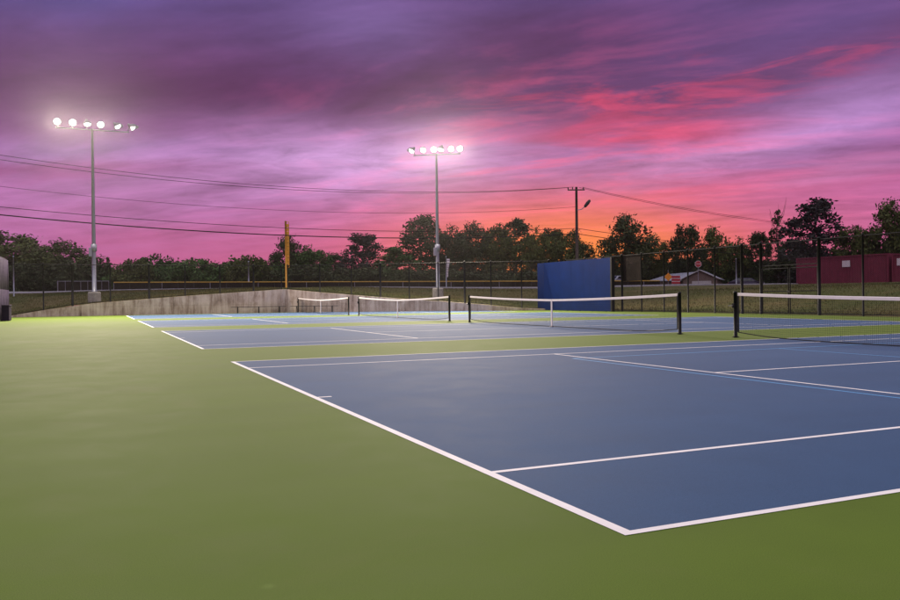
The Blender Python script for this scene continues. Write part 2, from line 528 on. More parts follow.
# ------------------------------------------------------------------ ground
def build_terrain():
    pts = []
    n = len(POLY)
    for i in range(n):
        a, b = POLY[i], POLY[(i + 1) % n]
        k = max(2, int((b - a).length / 1.0))
        for j in range(k): pts.append((a + (b - a) * (j / k), i))
    ctr = Vector((10.5, 22))
    ds = [0, .25, .6, 1, 1.5, 2.2, 3, 4, 5.2, 6.5, 8, 10, 12, 14.5, 17, 20, 23, 26, 30, 34, 38, 43, 50, 60, 75, 100, 150, 250, 450, 700]
    # outward normals, smoothed along the boundary
    nor = []
    N = len(pts)
    for k in range(N):
        a = pts[k - 1][0]; b = pts[(k + 1) % N][0]; d = (b - a).normalized(); nor.append(Vector((-d.y, d.x)))
    for _ in range(6):
        nor = [(nor[k - 1] + nor[k] + nor[(k + 1) % N]).normalized() for k in range(N)]
    mb = MB()
    for d in ds:
        for k in range(N):
            far = sstep(d / 120)
            q0 = pts[k][0]
            dirn = nor[k].lerp((q0 - ctr).normalized(), far).normalized()
            q = q0 + dirn * d
            if d == 0:
                i = pts[k][1]
                z = boundary(q0.x, q0.y)[1] - .03
            else: z = ground(q.x, q.y)
            if d > 300: z = 2.1
            mb.v.append((q.x, q.y, z))
    for r in range(len(ds) - 1):
        for k in range(N):
            j = (k + 1) % N
            mb.f.append((r * N + k, (r + 1) * N + k, (r + 1) * N + j, r * N + j))
    structure(mb.build('grass_ground', M['grass'], smooth=True))
    # court slab
    s = MB(); s.hexa([(p.x, p.y, -.4) for p in reversed(POLY)], [(p.x, p.y, 0) for p in reversed(POLY)])
    return structure(s.build('green_court_surround', M['green']))


build_terrain()


def strip_on_ground(name, m, pts, w, dz):
    mb = MB(); L = len(pts)
    for k, p in enumerate(pts):
        d = (pts[min(k + 1, L - 1)] - pts[max(k - 1, 0)]).normalized(); nn = Vector((-d.y, d.x)) * (w / 2)
        for s, e in ((1, -.3), (1, 0), (0, .03), (-1, 0), (-1, -.3)):
            q = p + nn * s; mb.v.append((q.x, q.y, ground(q.x, q.y) + dz + e))
    for k in range(L - 1):
        for s in range(4):
            a = k * 5 + s; mb.f.append((a, a + 1, a + 6, a + 5))
    return structure(mb.build(name, m))


def line_pts(x0, d0, x1, d1, n=60):
    a = at(x0, 300, d0).xy; b = at(x1, 300, d1).xy
    return [a.lerp(b, k / n) for k in range(n + 1)]


strip_on_ground('road', M['road'], line_pts(-60, 80, 800, 86, 90), 4.2, .10)

# ------------------------------------------------------------------ courts
CW, CL, GAP = 10.97, 23.77, 3.818
PITCHU = CW + GAP
ZB, ZP, ZL = .0010, .0016, .0022


def rect(mb, x0, x1, y0, y1, z):
    mb.quad((x0, y0, z), (x1, y0, z), (x1, y1, z), (x0, y1, z)); return mb


def build_court(k):
    y = k * PITCHU
    c = MB(); nx = 12
    rect(c, 0.0, CL, y, y + CW, ZB)
    court = structure(c.build('blue_court', M['blue']))
    w, wb = .05, .062

    def add(name, x0, x1, y0, y1, m='line', z=ZL):
        b = MB(); rect(b, x0, x1, y0, y1, z); b.build(name, M[m], court)
    add('baseline', 0, wb, y, y + CW); add('baseline', CL - wb, CL, y, y + CW)
    for yy in (y, y + CW - w): add('doubles_sideline', wb, CL - wb, yy, yy + w)
    for yy in (y + 1.37, y + CW - 1.37 - w): add('singles_sideline', wb, CL - wb, yy, yy + w)
    ya, yb = y + 1.37 + w, y + CW - 1.37 - w
    for xx in (5.485 - w, CL - 5.485): add('service_line', xx, xx + w, ya, yb)
    add('centre_service_line', 5.485, CL - 5.485, y + CW / 2 - w / 2, y + CW / 2 + w / 2)
    add('centre_mark', wb, .21, y + CW / 2 - w / 2, y + CW / 2 + w / 2)
    add('centre_mark', CL - .21, CL - wb, y + CW / 2 - w / 2, y + CW / 2 + w / 2)
    if k == 0:                          # blended pickleball lines
        ym, xm = y + CW / 2, CL / 2
        for s in (-1, 1):
            yy = ym + s * 3.05
            add('pickleball_sideline', xm - 6.70, xm + 6.70, yy - w / 2, yy + w / 2, 'pickle', ZP)
            xx = xm + s * 6.70
            add('pickleball_baseline', xx - w / 2, xx + w / 2, ym - 3.02, ym + 3.02, 'pickle', ZP)
            xx = xm + s * 2.13
            add('pickleball_kitchen_line', xx - w / 2, xx + w / 2, ym - 3.02, ym + 3.02, 'pickle', ZP)
    return court


for k in range(4): build_court(k)

# ------------------------------------------------------------------ nets
NET_L = CW + 2 * .914


def build_net():
    """local y along the net from 0 to NET_L"""
    t = thing('tennis_net', '', 'net')
    L = NET_L; H = 1.07

    def top(y):
        u = abs(y - L / 2) / (L / 2); return .914 + (H - .914 - .01) * (.35 * u + .65 * u * u)

    def bot(y):
        e = min(y, L - y); return .015 + .115 * math.exp(-(e / .9) ** 1.3)
    y0, y1 = .09, L - .09
    nb = MB(); r = .0016
    n = int((y1 - y0) / .046)

    def prism(a, b):
        nb.tube([a, b], r, 3, False)
    for i in range(n + 1):
        yy = y0 + (y1 - y0) * i / n
        prism((0, yy, bot(yy)), (0, yy, top(yy) - .03))
    rows = 20; seg = 24
    for j in range(1, rows):
        f = j / rows; pts = []
        for i in range(seg + 1):
            yy = y0 + (y1 - y0) * i / seg; pts.append((0, yy, bot(yy) + (top(yy) - .03 - bot(yy)) * f))
        nb.tube(pts, r, 3, False)
    nb.build('netting', M['cord'], t)
    band = MB(); seg = 40
    prof = []
    for i in range(seg + 1):
        yy = y0 - .01 + (y1 - y0 + .02) * i / seg; z = top(yy)
        prof.append([(-.012, yy, z - .062), (-.011, yy, z - .006), (0, yy, z + .006), (.011, yy, z - .006), (.012, yy, z - .062)])
    for a, b in zip(prof, prof[1:]):
        for j in range(4): band.quad(a[j], a[j + 1], b[j + 1], b[j])
    band.build('top_band', M['band'], t)
    bc = MB(); bc.tube([(0, y0 + (y1 - y0) * i / 40, bot(y0 + (y1 - y0) * i / 40) + .006) for i in range(41)], .012, 5)
    bc.build('bottom_band', M['cord'], t)
    for yy in (y0, y1):
        s = MB(); s.box((0, yy, (top(yy) + bot(yy)) / 2 - .02), (.02, .035, top(yy) - bot(yy) - .06)); s.build('side_band', M['cord'], t)
    cs = MB(); cs.box((0, L / 2, .46), (.034, .055, .915)); cs.build('centre_strap', M['band'], t)
    an = MB(); an.box((0, L / 2, .014), (.12, .09, .02)); an.build('strap_anchor', M['chrome'], t)
    for yy, s in ((0, 1), (L, -1)):
        p = MB(); p.tube([(0, yy, 0), (0, yy, 1.075)], .042, 14); po = p.build('net_post', M['black'], t, True)
        c = MB(); c.lathe((0, yy, 1.075), (0, 0, 1), [(0, .046), (.012, .046), (.026, .03), (.03, .005)], 14); c.build('post_cap', M['black'], po, True)
        sl = MB(); sl.lathe((0, yy, .011), (0, 0, 1), [(0, .085), (.008, .085), (.02, .05)], 14); sl.build('ground_sleeve', M['black'], po)
        cb = MB(); cb.tube([(0, yy, 1.062), (0, yy + s * .1, top(.1) - .012)], .004, 5); cb.build('cable', M['chrome'], t)
        if s == -1:
            g = MB(); g.box((-.055, yy, .76), (.05, .07, .11)); wi = g.build('winder', M['black'], t, bevel=.006)
            hd = MB(); hd.tube([(-.08, yy, .76), (-.10, yy, .76), (-.10, yy + .12, .755)], .009, 6); hd.build('winder_handle', M['chrome'], wi)
        for zz in (.28, .55, .82):
            ti = MB(); ti.tube([(0, yy, zz), (0, yy + s * .09, zz - .01)], .004, 5, False); ti.build('lacing_tie', M['cord'], t)
    return t


net = build_net()
NET_LABELS = ['tennis net with white band on the court with light blue pickleball lines',
              'tennis net next beyond the light blue lined court, before the blue hitting wall',
              'tennis net between the blue hitting wall net and the net by the dark bench',
              'farthest tennis net beside the concrete wall with the dark bench behind it']
for k in range(4):
    o = net if k == 0 else copy_tree(net)
    o.location = (CL / 2, k * PITCHU - .914, ZB); o['label'] = NET_LABELS[k]; o['group'] = 'tennis nets in a row'

# ------------------------------------------------------------------ retaining wall of cast panels
def build_wall():
    root = thing('retaining_wall', 'stained low concrete retaining wall rising to a blunt peak below the yellow foul pole', 'wall', (DA.x, DA.y, 0))

    def panel(a, b, za, zb, nrm):
        th = .26; d = (b - a).normalized()
        a2, b2 = a + d * .006, b - d * .006
        o = root.location
        lo = [(p.x - o.x, p.y - o.y, -.1) for p in (a2, b2, b2 + nrm * th, a2 + nrm * th)]
        hi = [(lo[0][0], lo[0][1], za), (lo[1][0], lo[1][1], zb), (lo[2][0], lo[2][1], zb), (lo[3][0], lo[3][1], za)]
        mb = MB(); mb.hexa(lo, hi); mb.build('wall_panel', M['concrete'], root, bevel=.012)
        lo2 = [(p.x - o.x, p.y - o.y, -.1) for p in (a + nrm * .06, b + nrm * .06, b + nrm * (th - .02), a + nrm * (th - .02))]
        hi2 = [(lo2[0][0], lo2[0][1], za - .02), (lo2[1][0], lo2[1][1], zb - .02), (lo2[2][0], lo2[2][1], zb - .02), (lo2[3][0], lo2[3][1], za - .02)]
        mb = MB(); mb.hexa(lo2, hi2); mb.build('wall_core', M['concrete'], root)
    n = 7; x0, x1 = -7.2, 11.0
    for i in range(n):
        a, b = Vector((x0 + (x1 - x0) * i / n, FAR)), Vector((x0 + (x1 - x0) * (i + 1) / n, FAR))
        panel(a, b, interp(a.x, END_TOP), interp(b.x, END_TOP), Vector((0, 1)))
    n = 7; L = 20.6
    nr = Vector((-DD.y, DD.x))
    for i in range(n):
        s0, s1 = L * i / n, L * (i + 1) / n
        panel(DA + DD * s0, DA + DD * s1, max(.05, interp(s0, DIA_TOP)), max(.05, interp(s1, DIA_TOP)), nr)
    mb = MB(); mb.tube([(.04, .13, -.1), (.04, .13, 1.715)], .16, 12); mb.build('corner_pier', M['concrete'], root)
    return root


build_wall()


# ------------------------------------------------------------------ chain-link fences
def chain_panel(w, zb0, zb1, zt0, zt1, pitch=.088, r=.0032):
    """two families of diagonal wires clipped to a four-sided panel (local x, z)"""
    poly = [(0, zb0), (w, zb1), (w, zt1), (0, zt0)]
    mb = MB()
    for sgn in (1, -1):
        lo = min(p[1] - sgn * p[0] for p in poly); hi = max(p[1] - sgn * p[0] for p in poly)
        c = lo + pitch / 2
        while c < hi:
            hits = []
            for (xa, za), (xb, zb) in zip(poly, poly[1:] + poly[:1]):
                fa, fb = za - sgn * xa - c, zb - sgn * xb - c
                if fa * fb < 0:
                    q = fa / (fa - fb); hits.append((xa + (xb - xa) * q, za + (zb - za) * q))
            if len(hits) == 2:
                off = .003 * sgn
                mb.tube([(hits[0][0], off, hits[0][1]), (hits[1][0], off, hits[1][1])], r, 3, False)
            c += pitch
    return mb


FENCE_TOP = 3.47


def fence(name, label, a, b, stations, zbot, heavy=(), skip=(), screens=(), low=None):
    """a, b: 2-D run; stations: post distances from a; zbot(s): foot height"""
    d = (b - a).normalized(); rz = math.atan2(d.y, d.x)
    t = thing(name, label, 'fence', (a.x, a.y, 0), rz, None)
    for i, s in enumerate(stations):
        r = .072 if i in heavy else .044
        mb = MB(); mb.tube([(s, 0, zbot(s) - .15), (s, 0, FENCE_TOP + .05)], r, 10); p = mb.build('post', M['black'], t, True)
        c = MB(); c.lathe((s, 0, FENCE_TOP + .05), (0, 0, 1), [(0, r * 1.12), (.02, r * 1.1), (.06, r * .5), (.075, .003)], 10); c.build('post_cap', M['black'], p, True)
    for i, (s0, s1) in enumerate(zip(stations, stations[1:])):
        if i in skip: continue
        for nm, z0, z1, rr in (('top_rail', FENCE_TOP, FENCE_TOP, .024), ('bottom_rail', zbot(s0) + .07, zbot(s1) + .07, .018)):
            mb = MB(); mb.tube([(s0 + .03, 0, z0), (s1 - .03, 0, z1)], rr, 6, False); mb.build(nm, M['black'], t)
        mb = chain_panel(s1 - s0 - .06, zbot(s0) + .06, zbot(s1) + .06, FENCE_TOP, FENCE_TOP)
        o = mb.build('chain_link_panel', M['wire'], t); o.location = (s0 + .03, -.03, 0)
        if i in screens:
            sc = MB(); sc.box(((s0 + s1) / 2, .06, (1.85 + FENCE_TOP) / 2), (s1 - s0 - .08, .006, FENCE_TOP - 1.9)); sc.build('windscreen', M['screen'], t)
    return t


def steps(s0, s1, n): return [s0 + (s1 - s0) * i / n for i in range(n + 1)]


# on the end wall: posts where the photograph shows them
fence('chain_link_fence', 'black chain link fence on the straight concrete wall left of the yellow foul pole',
      Vector((-7.1, FAR + .13)), Vector((11, FAR + .13)), [0.0, 2.1, 3.85, 6.2, 8.7, 11.1, 13.5, 15.9, 17.95],
      lambda s: interp(-7.1 + s, END_TOP), heavy=(0, 2, 4, 7))
_n = Vector((-DD.y, DD.x)) * .13
fence('chain_link_fence', 'black chain link fence on the angled wall between foul pole and blue hitting wall',
      DA + _n, DB + _n, [0.25, 2.76, 5.17, 7.36, 9.52, 11.65, 13.58, 15.48, 17.66, 19.6], lambda s: interp(s, DIA_TOP), heavy=(3, 6, 9))
# the right-hand side fence, with the gate
st = [45.3, 42.9, 40.8, 38.79, 36.84, 34.75, 32.70, 30.59, 28.63, 27.35]
fence('chain_link_fence', 'tall black chain link fence between the blue hitting wall and the double gate',
      Vector((RIGHT - .02, 45.3)), Vector((RIGHT - .02, 10)), [45.3 - s for s in st], lambda s: 0.0, heavy=(3, 8, 9), screens=(3,))
st2 = [23.86, 21.57, 19.4, 17.2, 15.0, 12.8, 10.6, 8.4]
fence('chain_link_fence', 'tall black chain link fence from the double gate onward in front of the red containers',
      Vector((RIGHT - .02, 23.86)), Vector((RIGHT - .02, 8)), [23.86 - s for s in st2], lambda s: 0.0, heavy=(0,))


def build_gate():
    a, b = 27.35, 23.86; L = a - b
    t = thing('double_gate', 'black chain link double gate lower than the fence posts on either side', 'gate', (RIGHT - .02, a, 0), -pi / 2)
    H = 2.25
    mid = a - 25.58
    for s0, s1 in ((.09, mid - .05), (mid + .05, L - .09)):
        fr = MB(); rr = .03
        fr.tube([(s0, 0, .06), (s0, 0, H)], rr, 8); fr.tube([(s1, 0, .06), (s1, 0, H)], rr, 8)
        for z in (.09, H * .5, H - .03): fr.tube([(s0, 0, z), (s1, 0, z)], .022, 6)
        leaf = fr.build('gate_leaf', M['black'], t)
        cp = chain_panel(s1 - s0, .09, .09, H - .03, H - .03); o = cp.build('chain_link_panel', M['wire'], leaf); o.location = (s0, -.03, 0)
    la = MB(); la.box((mid, -.05, 1.1), (.2, .05, .09)); la.build('latch', M['black'], t, bevel=.008)
    tr = MB(); tr.tube([(.04, 0, FENCE_TOP), (L - .04, 0, FENCE_TOP)], .024, 6); tr.build('top_rail', M['black'], t)
    cp = chain_panel(L - .1, H + .14, H + .14, FENCE_TOP, FENCE_TOP); o = cp.build('chain_link_panel', M['wire'], t); o.location = (.05, -.03, 0)
    tb = MB(); tb.tube([(.04, 0, H + .12), (L - .04, 0, H + .12)], .024, 6); tb.build('transom_rail', M['black'], t)
    for k in range(4):
        s = .04 if k < 2 else L - .04
        hb = MB(); hb.box((s, -.02, .4 if k % 2 else 1.8), (.12, .05, .06)); hb.build('hinge', M['black'], t)


build_gate()


def build_left_fence():
    X = -6.55
    t = thing('windscreen_fence', 'side fence covered by plum coloured windscreen cloth at the end of the concrete wall', 'fence', (X, 50.2, 0), -pi / 2)
    n = 9; sp = 2.4
    for i in range(n + 1):
        mb = MB(); mb.tube([(i * sp, 0, -.05), (i * sp, 0, FENCE_TOP + .05)], .045 if i in (0,) else .034, 10); mb.build('post', M['black'], t, True)
    for i in range(n):
        mb = MB(); s0, s1 = i * sp - .02, (i + 1) * sp - .05; k = 8
        rows = []
        for q in range(k + 1):
            s = s0 + (s1 - s0) * q / k; off = .075 + .02 * sin(q * 2.1 + i)
            rows.append([(s, off, .1), (s, off + .015 * sin(q * 1.3), 1.7), (s, .06, FENCE_TOP - .05)])
        for ra, rb in zip(rows, rows[1:]):
            for j in range(2): mb.quad(ra[j], rb[j], rb[j + 1], ra[j + 1])
        o = mb.build('windscreen', M['purple'], t, True)
        so_ = o.modifiers.new('cloth', 'SOLIDIFY'); so_.thickness = .008
        r = MB(); r.tube([(i * sp, 0, FENCE_TOP), ((i + 1) * sp, 0, FENCE_TOP)], .024, 6); r.build('top_rail', M['black'], t)
    return t


build_left_fence()
bx = thing('storage_box', 'dark plum storage box against the windscreen fence', 'box', (-6.32, 46.6, 0), 0)
mb = MB(); mb.box((0, 0, .40), (.42, 1.4, .78)); mb.build('body', M['purple'], bx, bevel=.03)
mb = MB(); mb.box((0, 0, .83), (.46, 1.46, .07)); mb.build('lid', M['purple'], bx, bevel=.02)
mb = MB(); mb.box((.24, 0, .74), (.04, .22, .05)); mb.build('latch', M['chrome'], bx)


# ------------------------------------------------------------------ blue hitting wall
def build_hit():
    X, y0, y1, H = 27.1, 38.4, 47.3, 3.33
    t = thing('hitting_wall', 'smooth dark blue hitting wall behind the nets', 'hitting wall', (X, y0, 0))
    n = 6; w = (y1 - y0) / n
    for i in range(n):
        mb = MB(); mb.box((0, (i + .5) * w, H / 2 + .01), (.09, w - .005, H - .02)); mb.build('panel', M['hit'], t, bevel=.003)
        mb = MB(); mb.tube([(.12, (i + .5) * w, 0), (.12, (i + .5) * w, H - .1)], .06, 8); mb.build('back_post', M['black'], t)
    mb = MB(); mb.box((.02, -.09, H / 2), (.22, .16, H + .02)); mb.build('end_post', M['black'], t, bevel=.01)
    for z in (.5, 1.7, 2.9):
        mb = MB(); mb.box((.07, (y1 - y0) / 2, z), (.05, y1 - y0 - .1, .1)); mb.build('back_rail', M['black'], t)


build_hit()


# ------------------------------------------------------------------ benches
def build_bench(label, loc, rz, L=3.6):
    t = thing('bench', label, 'bench', loc, rz, None)
    for k in range(3):
        mb = MB(); mb.box((0, (k - 1) * .11, .455), (L, .095, .035)); mb.build('seat_slat', M['bench'], t, bevel=.006)
    for s in (-1, 0, 1):
        x = s * (L / 2 - .45)
        mb = MB(); mb.tube([(x, -.13, 0), (x, -.07, .43)], .026, 6); mb.tube([(x, .13, 0), (x, .07, .43)], .026, 6); mb.tube([(x, -.14, .43), (x, .14, .43)], .022, 6)
        mb.build('leg', M['bench'], t)
    return t


build_bench('dark slatted bench against the straight end of the concrete wall', (9.0, 56.3, 0), 0, 3.9)
p = DA + DD * 2.6 - Vector((-DD.y, DD.x)) * .7
build_bench('dark slatted bench along the angled concrete wall, behind the farthest net', (p.x, p.y, 0), math.atan2(DD.y, DD.x), 3.6)


# ------------------------------------------------------------------ floodlight poles
def build_light_pole(label, px_x, depth, y_top, arm_dir, offs, aims, power, group, shares):
    b = at(px_x, 300, depth); gz = ground(b.x, b.y)
    ht = at(px_x, y_top, depth).z - gz
    t = thing('floodlight_pole', label, 'light pole', (b.x, b.y, gz), 0, group)
    mb = MB(); mb.lathe((0, 0, -.4), (0, 0, 1), [(0, .42), (1.05, .42), (1.12, .38)], 20); mb.build('footing', M['foot'], t, False)
    mb = MB(); mb.tube([(0, 0, .7), (0, 0, 2.8), (0, 0, ht - .25)], [.15, .14, .075], 16); mb.build('pole', M['galv'], t, True)
    mb = MB(); mb.box((0, 0, .735), (.42, .42, .03)); bp = mb.build('base_plate', M['galv'], t)
    for sx in (-1, 1):
        for sy in (-1, 1):
            q = MB(); q.tube([(sx * .16, sy * .16, .74), (sx * .16, sy * .16, .80)], .018, 6); q.build('anchor_bolt', M['galv'], bp)
    mb = MB(); mb.lathe((0, 0, 3.55), (0, 0, 1), [(0, .15), (.02, .205), (.5, .205), (.52, .14)], 14); mb.build('slip_joint', M['galv'], t, True)
    mb = MB(); mb.box((-.22, -.06, 3.5), (.22, .2, .62)); mb.build('ballast_box', M['galv'], t, bevel=.02)
    a = Vector((arm_dir[0], arm_dir[1], 0)).normalized()
    e0, e1 = min(offs) - .12, max(offs) + .12
    mb = MB(); mb.tube([a * e0 + Vector((0, 0, ht - .32)), a * e1 + Vector((0, 0, ht - .32))], .045, 8); mb.build('cross_arm', M['galv'], t)
    for (o, tgt), share in zip(zip(offs, aims), shares):
        base = a * o + Vector((0, 0, ht))
        wpos = t.location + base
        d = (Vector(tgt) - wpos).normalized()
        base = base + Vector((d.x, d.y, 0)).normalized() * .42
        h = MB()
        h.lathe(base - d * .30, d, [(-.16, .05), (-.14, .09), (0, .11), (.05, .14), (.20, .225), (.32, .26), (.345, .268), (.345, .25), (.31, .24)], 20)
        fl = h.build('floodlight', M['lamp_body'], t, True)
        l = MB(); l.lathe(base - d * .0, d, [(-.005, .225), (.006, .238), (.022, .15), (.028, .02)], 20); l.build('lens', M['lens'], fl, True)
        v = MB()                                                     # half-round glare visor over the lens
        up = Vector((0, 0, 1)); sd = d.cross(up).normalized(); uu = sd.cross(d).normalized()
        prev = None
        for j in range(13):
            w = pi * (j / 12)
            ra = (sd * cos(w) + uu * sin(w)) * .270
            ext = .10 + .16 * sin(w)
            cur = (base + ra + d * .03, base + ra + d * (.03 + ext))
            if prev: v.quad(prev[0], cur[0], cur[1], prev[1])
            prev = cur
        vo = v.build('visor', M['lamp_body'], fl, True)
        sm = vo.modifiers.new('sheet', 'SOLIDIFY'); sm.thickness = .006
        br = MB(); br.tube([a * o + Vector((0, 0, ht - .32)), base - d * .30], .03, 6); br.build('bracket', M['galv'], fl)
        ld = bpy.data.lights.new('floodlight_beam', 'SPOT'); ld.energy = power * share; ld.spot_size = radians(132); ld.spot_blend = 1.0
        ld.shadow_soft_size = .28; ld.color = (1, .85, .66)
        lo = bpy.data.objects.new('floodlight_beam', ld); COL.objects.link(lo); lo.parent = fl
        lo.location = base + d * .3; lo.rotation_euler = d.to_track_quat('-Z', 'Y').to_euler()
    return t


aim1 = [(-4, 24, 0), (-2, 28, 0), (0, 46, 0), (3, 28, 0), (12, 44, 0), (19, 48, 0)]
build_light_pole('tall floodlight pole with six lamps behind the low left end of the wall', 94.5, 56.6, 125.3, (1, 0), [-2.20, -1.25, -.38, .48, 1.38, 2.3], aim1, 7000, 'floodlight poles behind the wall', [2.0, 1.4, .6, 1.1, .6, .4])
aim2 = [(6, 46, 0), (8, 36, 0), (11, 28, 0), (15, 44, 0), (15, 28, 0), (17, 26, 0)]
build_light_pole('tall floodlight pole with six lamps behind the angled wall, left of the blue hitting wall', 438, 62, 150.5, (.84, -.54), [-1.68, -.92, -.2, .46, 1.1, 1.75], aim2, 6600, 'floodlight poles behind the wall', [.5, .9, 1.5, .6, 1.3, 1.2])


# ------------------------------------------------------------------ ball field beyond
def on(px_x, depth, dz=0.0):
    b = at(px_x, 300, depth); return Vector((b.x, b.y, ground(b.x, b.y) + dz))


def build_outfield():
    pts = [on(x, 90 + (x - 320) * .004) for x in [114 + (660 - 114) * i / 34 for i in range(35)]]
    o = pts[0]
    t = thing('outfield_fence', 'low ball field fence with a yellow plastic cap along its top', 'fence', tuple(o))
    prev = None
    for i, p in enumerate(pts):
        q = p - o
        zt = at(114 + 546 * i / 34, 282.6 - i * .06, 90).z - o.z
        mb = MB(); mb.tube([(q.x, q.y, q.z - .1), (q.x, q.y, zt - .05)], .035, 6)
        mb.build('post', M['galv'] if i % 3 == 0 else M['dark'], t)
        if prev:
            p0, z0 = prev
            c = MB(); c.tube([(p0.x, p0.y, z0), (q.x, q.y, zt)], .06, 8); c.build('yellow_cap', M['yellowcap'], t)
            s = MB(); s.quad((p0.x, p0.y, p0.z), (q.x, q.y, q.z), (q.x, q.y, zt - .06), (p0.x, p0.y, z0 - .06))
            s = s.build('mesh_panel', M['screen'], t); m_ = s.modifiers.new('cloth', 'SOLIDIFY'); m_.thickness = .02
        prev = (q, zt)


build_outfield()


def foul_pole(label, px_x, depth, y_top, wing, r=.09):
    b = on(px_x, depth); h = at(px_x, y_top, depth).z - b.z
    t = thing('foul_pole', label, 'foul pole', tuple(b), -YAW, 'yellow foul poles')
    mb = MB(); mb.tube([(0, 0, -.1), (0, 0, h)], r, 10); mb.build('pole', M['yellow'], t, True)
    w0, w1, zw0 = r, r + wing, h * .32
    fr = MB()
    for z in (zw0, h - .1): fr.tube([(0, 0, z), (w1, 0, z)], .03, 6)
    fr.tube([(w1, 0, zw0), (w1, 0, h - .1)], .03, 6); wg = fr.build('wing_frame', M['yellow'], t)
    k = 12
    for i in range(1, k):
        z = zw0 + (h - .1 - zw0) * i / k
        s = MB(); s.box((r + wing / 2, 0, z), (wing, .02, (h - zw0) / k * .9)); s.build('wing_mesh', M['yellow'], wg)


foul_pole('tall yellow foul pole with a narrow side wing above the peak of the concrete wall', 286.5, 86, 221, .24, .10)
foul_pole('short far yellow foul pole beyond the outfield fence beside the blue hitting wall', 516, 150, 268, .3, .10)


def build_backstop():
    pts = [on(x, 97) for x in (58, 65.5, 73, 81, 88, 95, 102, 109)]
    o = pts[0]; t = thing('backstop_fence', 'low grey backstop fence with dark mesh behind the floodlight pole footing', 'fence', tuple(o))
    for i, p in enumerate(pts):
        q = p - o; mb = MB(); mb.tube([(q.x, q.y, 0), (q.x, q.y, q.z + 1.3)], .06 if i == 0 else .026, 6); mb.build('post', M['galv'], t)
        if i:
            p0 = pts[i - 1] - o
            s = MB(); s.quad((p0.x, p0.y, p0.z), (q.x, q.y, q.z), (q.x, q.y, q.z + 1.2), (p0.x, p0.y, p0.z + 1.2)); s = s.build('mesh_panel', M['screen'], t)
            m_ = s.modifiers.new('cloth', 'SOLIDIFY'); m_.thickness = .02
            r = MB(); r.tube([(p0.x, p0.y, p0.z + 1.25), (q.x, q.y, q.z + 1.25)], .03, 6); r.build('top_rail', M['galv'], t)


build_backstop()


def slim_pole(name, label, cat, px_x, depth, y_top, r, m='galv', banner=False):
    b = on(px_x, depth); h = at(px_x, y_top, depth).z - b.z
    t = thing(name, label, cat, tuple(b), -YAW)
    mb = MB(); mb.tube([(0, 0, -.1), (0, 0, h)], [r * 1.15, r * .85], 10); mb.build('shaft', M[m], t, True)
    c = MB(); c.lathe((0, 0, h), (0, 0, 1), [(0, r), (.05, r * 1.3), (.1, r * .6), (.12, .004)], 10); c.build('finial', M[m], t, True)
    if banner:
        f = MB(); n = 8
        for i in range(n):
            z0, z1 = h - .2 - i * .25, h - .2 - (i + 1) * .25
            x0, x1 = .34 + .05 * sin(i), .34 + .05 * sin(i + 1); y0, y1 = .05 * sin(i * 1.4), .05 * sin((i + 1) * 1.4)
            k0, k1 = 1 - i / n * .6, 1 - (i + 1) / n * .6
            f.quad((r, 0, z0), (x0 * k0 + r, y0, z0), (x1 * k1 + r, y1, z1), (r, 0, z1))
        f = f.build('flag', M['placard'], t, True); m_ = f.modifiers.new('cloth', 'SOLIDIFY'); m_.thickness = .01
    return t


slim_pole('field_post', 'thin pale post beside the plum windscreen fence', 'post', 14, 66, 257, .05)
slim_pole('field_post', 'thin grey post rising left of the yellow foul pole', 'post', 249, 95, 262, .09)
slim_pole('flag_pole', 'short pole with a limp pale flag right of the floodlight pole', 'flagpole', 446.5, 88, 257, .05, 'galv', True)
slim_pole('field_post', 'pale post left of the dark parked car', 'post', 736.5, 105, 259, .08)


# ------------------------------------------------------------------ utility poles and wires
def build_utility(label, px_x, depth, ztop, lamp=True, arm=True):
    b = on(px_x, depth); h = ztop - b.z
    t = thing('utility_pole', label, 'utility pole', tuple(b), -YAW, 'utility poles carrying the wires')
    mb = MB(); mb.tube([(0, 0, -.3), (0, 0, h * .5), (0, 0, h)], [.19, .165, .13], 12); mb.build('shaft', M['wood'], t, True)
    mb = MB(); mb.box((-.05, -.19, h - .35), (1.9, .11, .13)); ca = mb.build('crossarm', M['wood'], t)
    for s in (-.9, -.4, .8):
        i = MB(); i.lathe((s - .05, -.19, h - .285), (0, 0, 1), [(0, .03), (.05, .06), (.12, .07), (.17, .05), (.22, .06), (.25, .02)], 10); i.build('insulator', M['dark'], ca, True)
    if lamp:
        a = MB(); a.tube([(0, -.1, h - 2.6), (.55, -.1, h - 2.5), (.95, -.1, h - 2.15)], .045, 6); a.build('lamp_bracket', M['galv'], t)
        g = MB(); g.lathe((.86, -.1, h - 2.28), (.62, 0, .78), [(0, .06), (.12, .16), (.6, .2), (.95, .15), (1.05, .03)], 12); hd = g.build('street_lamp_head', M['dark'], t, True)
    for z in (h - 4.6, h - 5.2):
        c = MB(); c.box((0, -.18, z), (.14, .1, .14)); c.build('clamp', M['dark'], t)
    return t, Vector((b.x, b.y, ztop))


ZP1 = at(577.5, 187, 90).z
upole, U1 = build_utility('timber utility pole with crossarm and street lamp above the blue hitting wall', 577.5, 90, ZP1)
_, U0 = build_utility('timber utility pole out to the side behind the plum windscreen fence', -175, 62, at(-175, 128, 62).z, False)
_, U2 = build_utility('timber utility pole beyond the far red container', 1010, 118, at(1010, 226, 118).z, False)


def wire(label, a, b, sag, r, n=40):
    pts = []
    for i in range(n + 1):
        f = i / n; p = a.lerp(b, f); p = p - Vector((0, 0, sag * 4 * f * (1 - f))); pts.append(p)
    mb = MB(); mb.tube(pts, r, 5); o = mb.build('overhead_wire', M['wire'])
    tag(o, label, 'wire', 'overhead wires between the utility poles')


def off(p, x, z): return p + Vector((RGT.x * x, RGT.y * x, z))


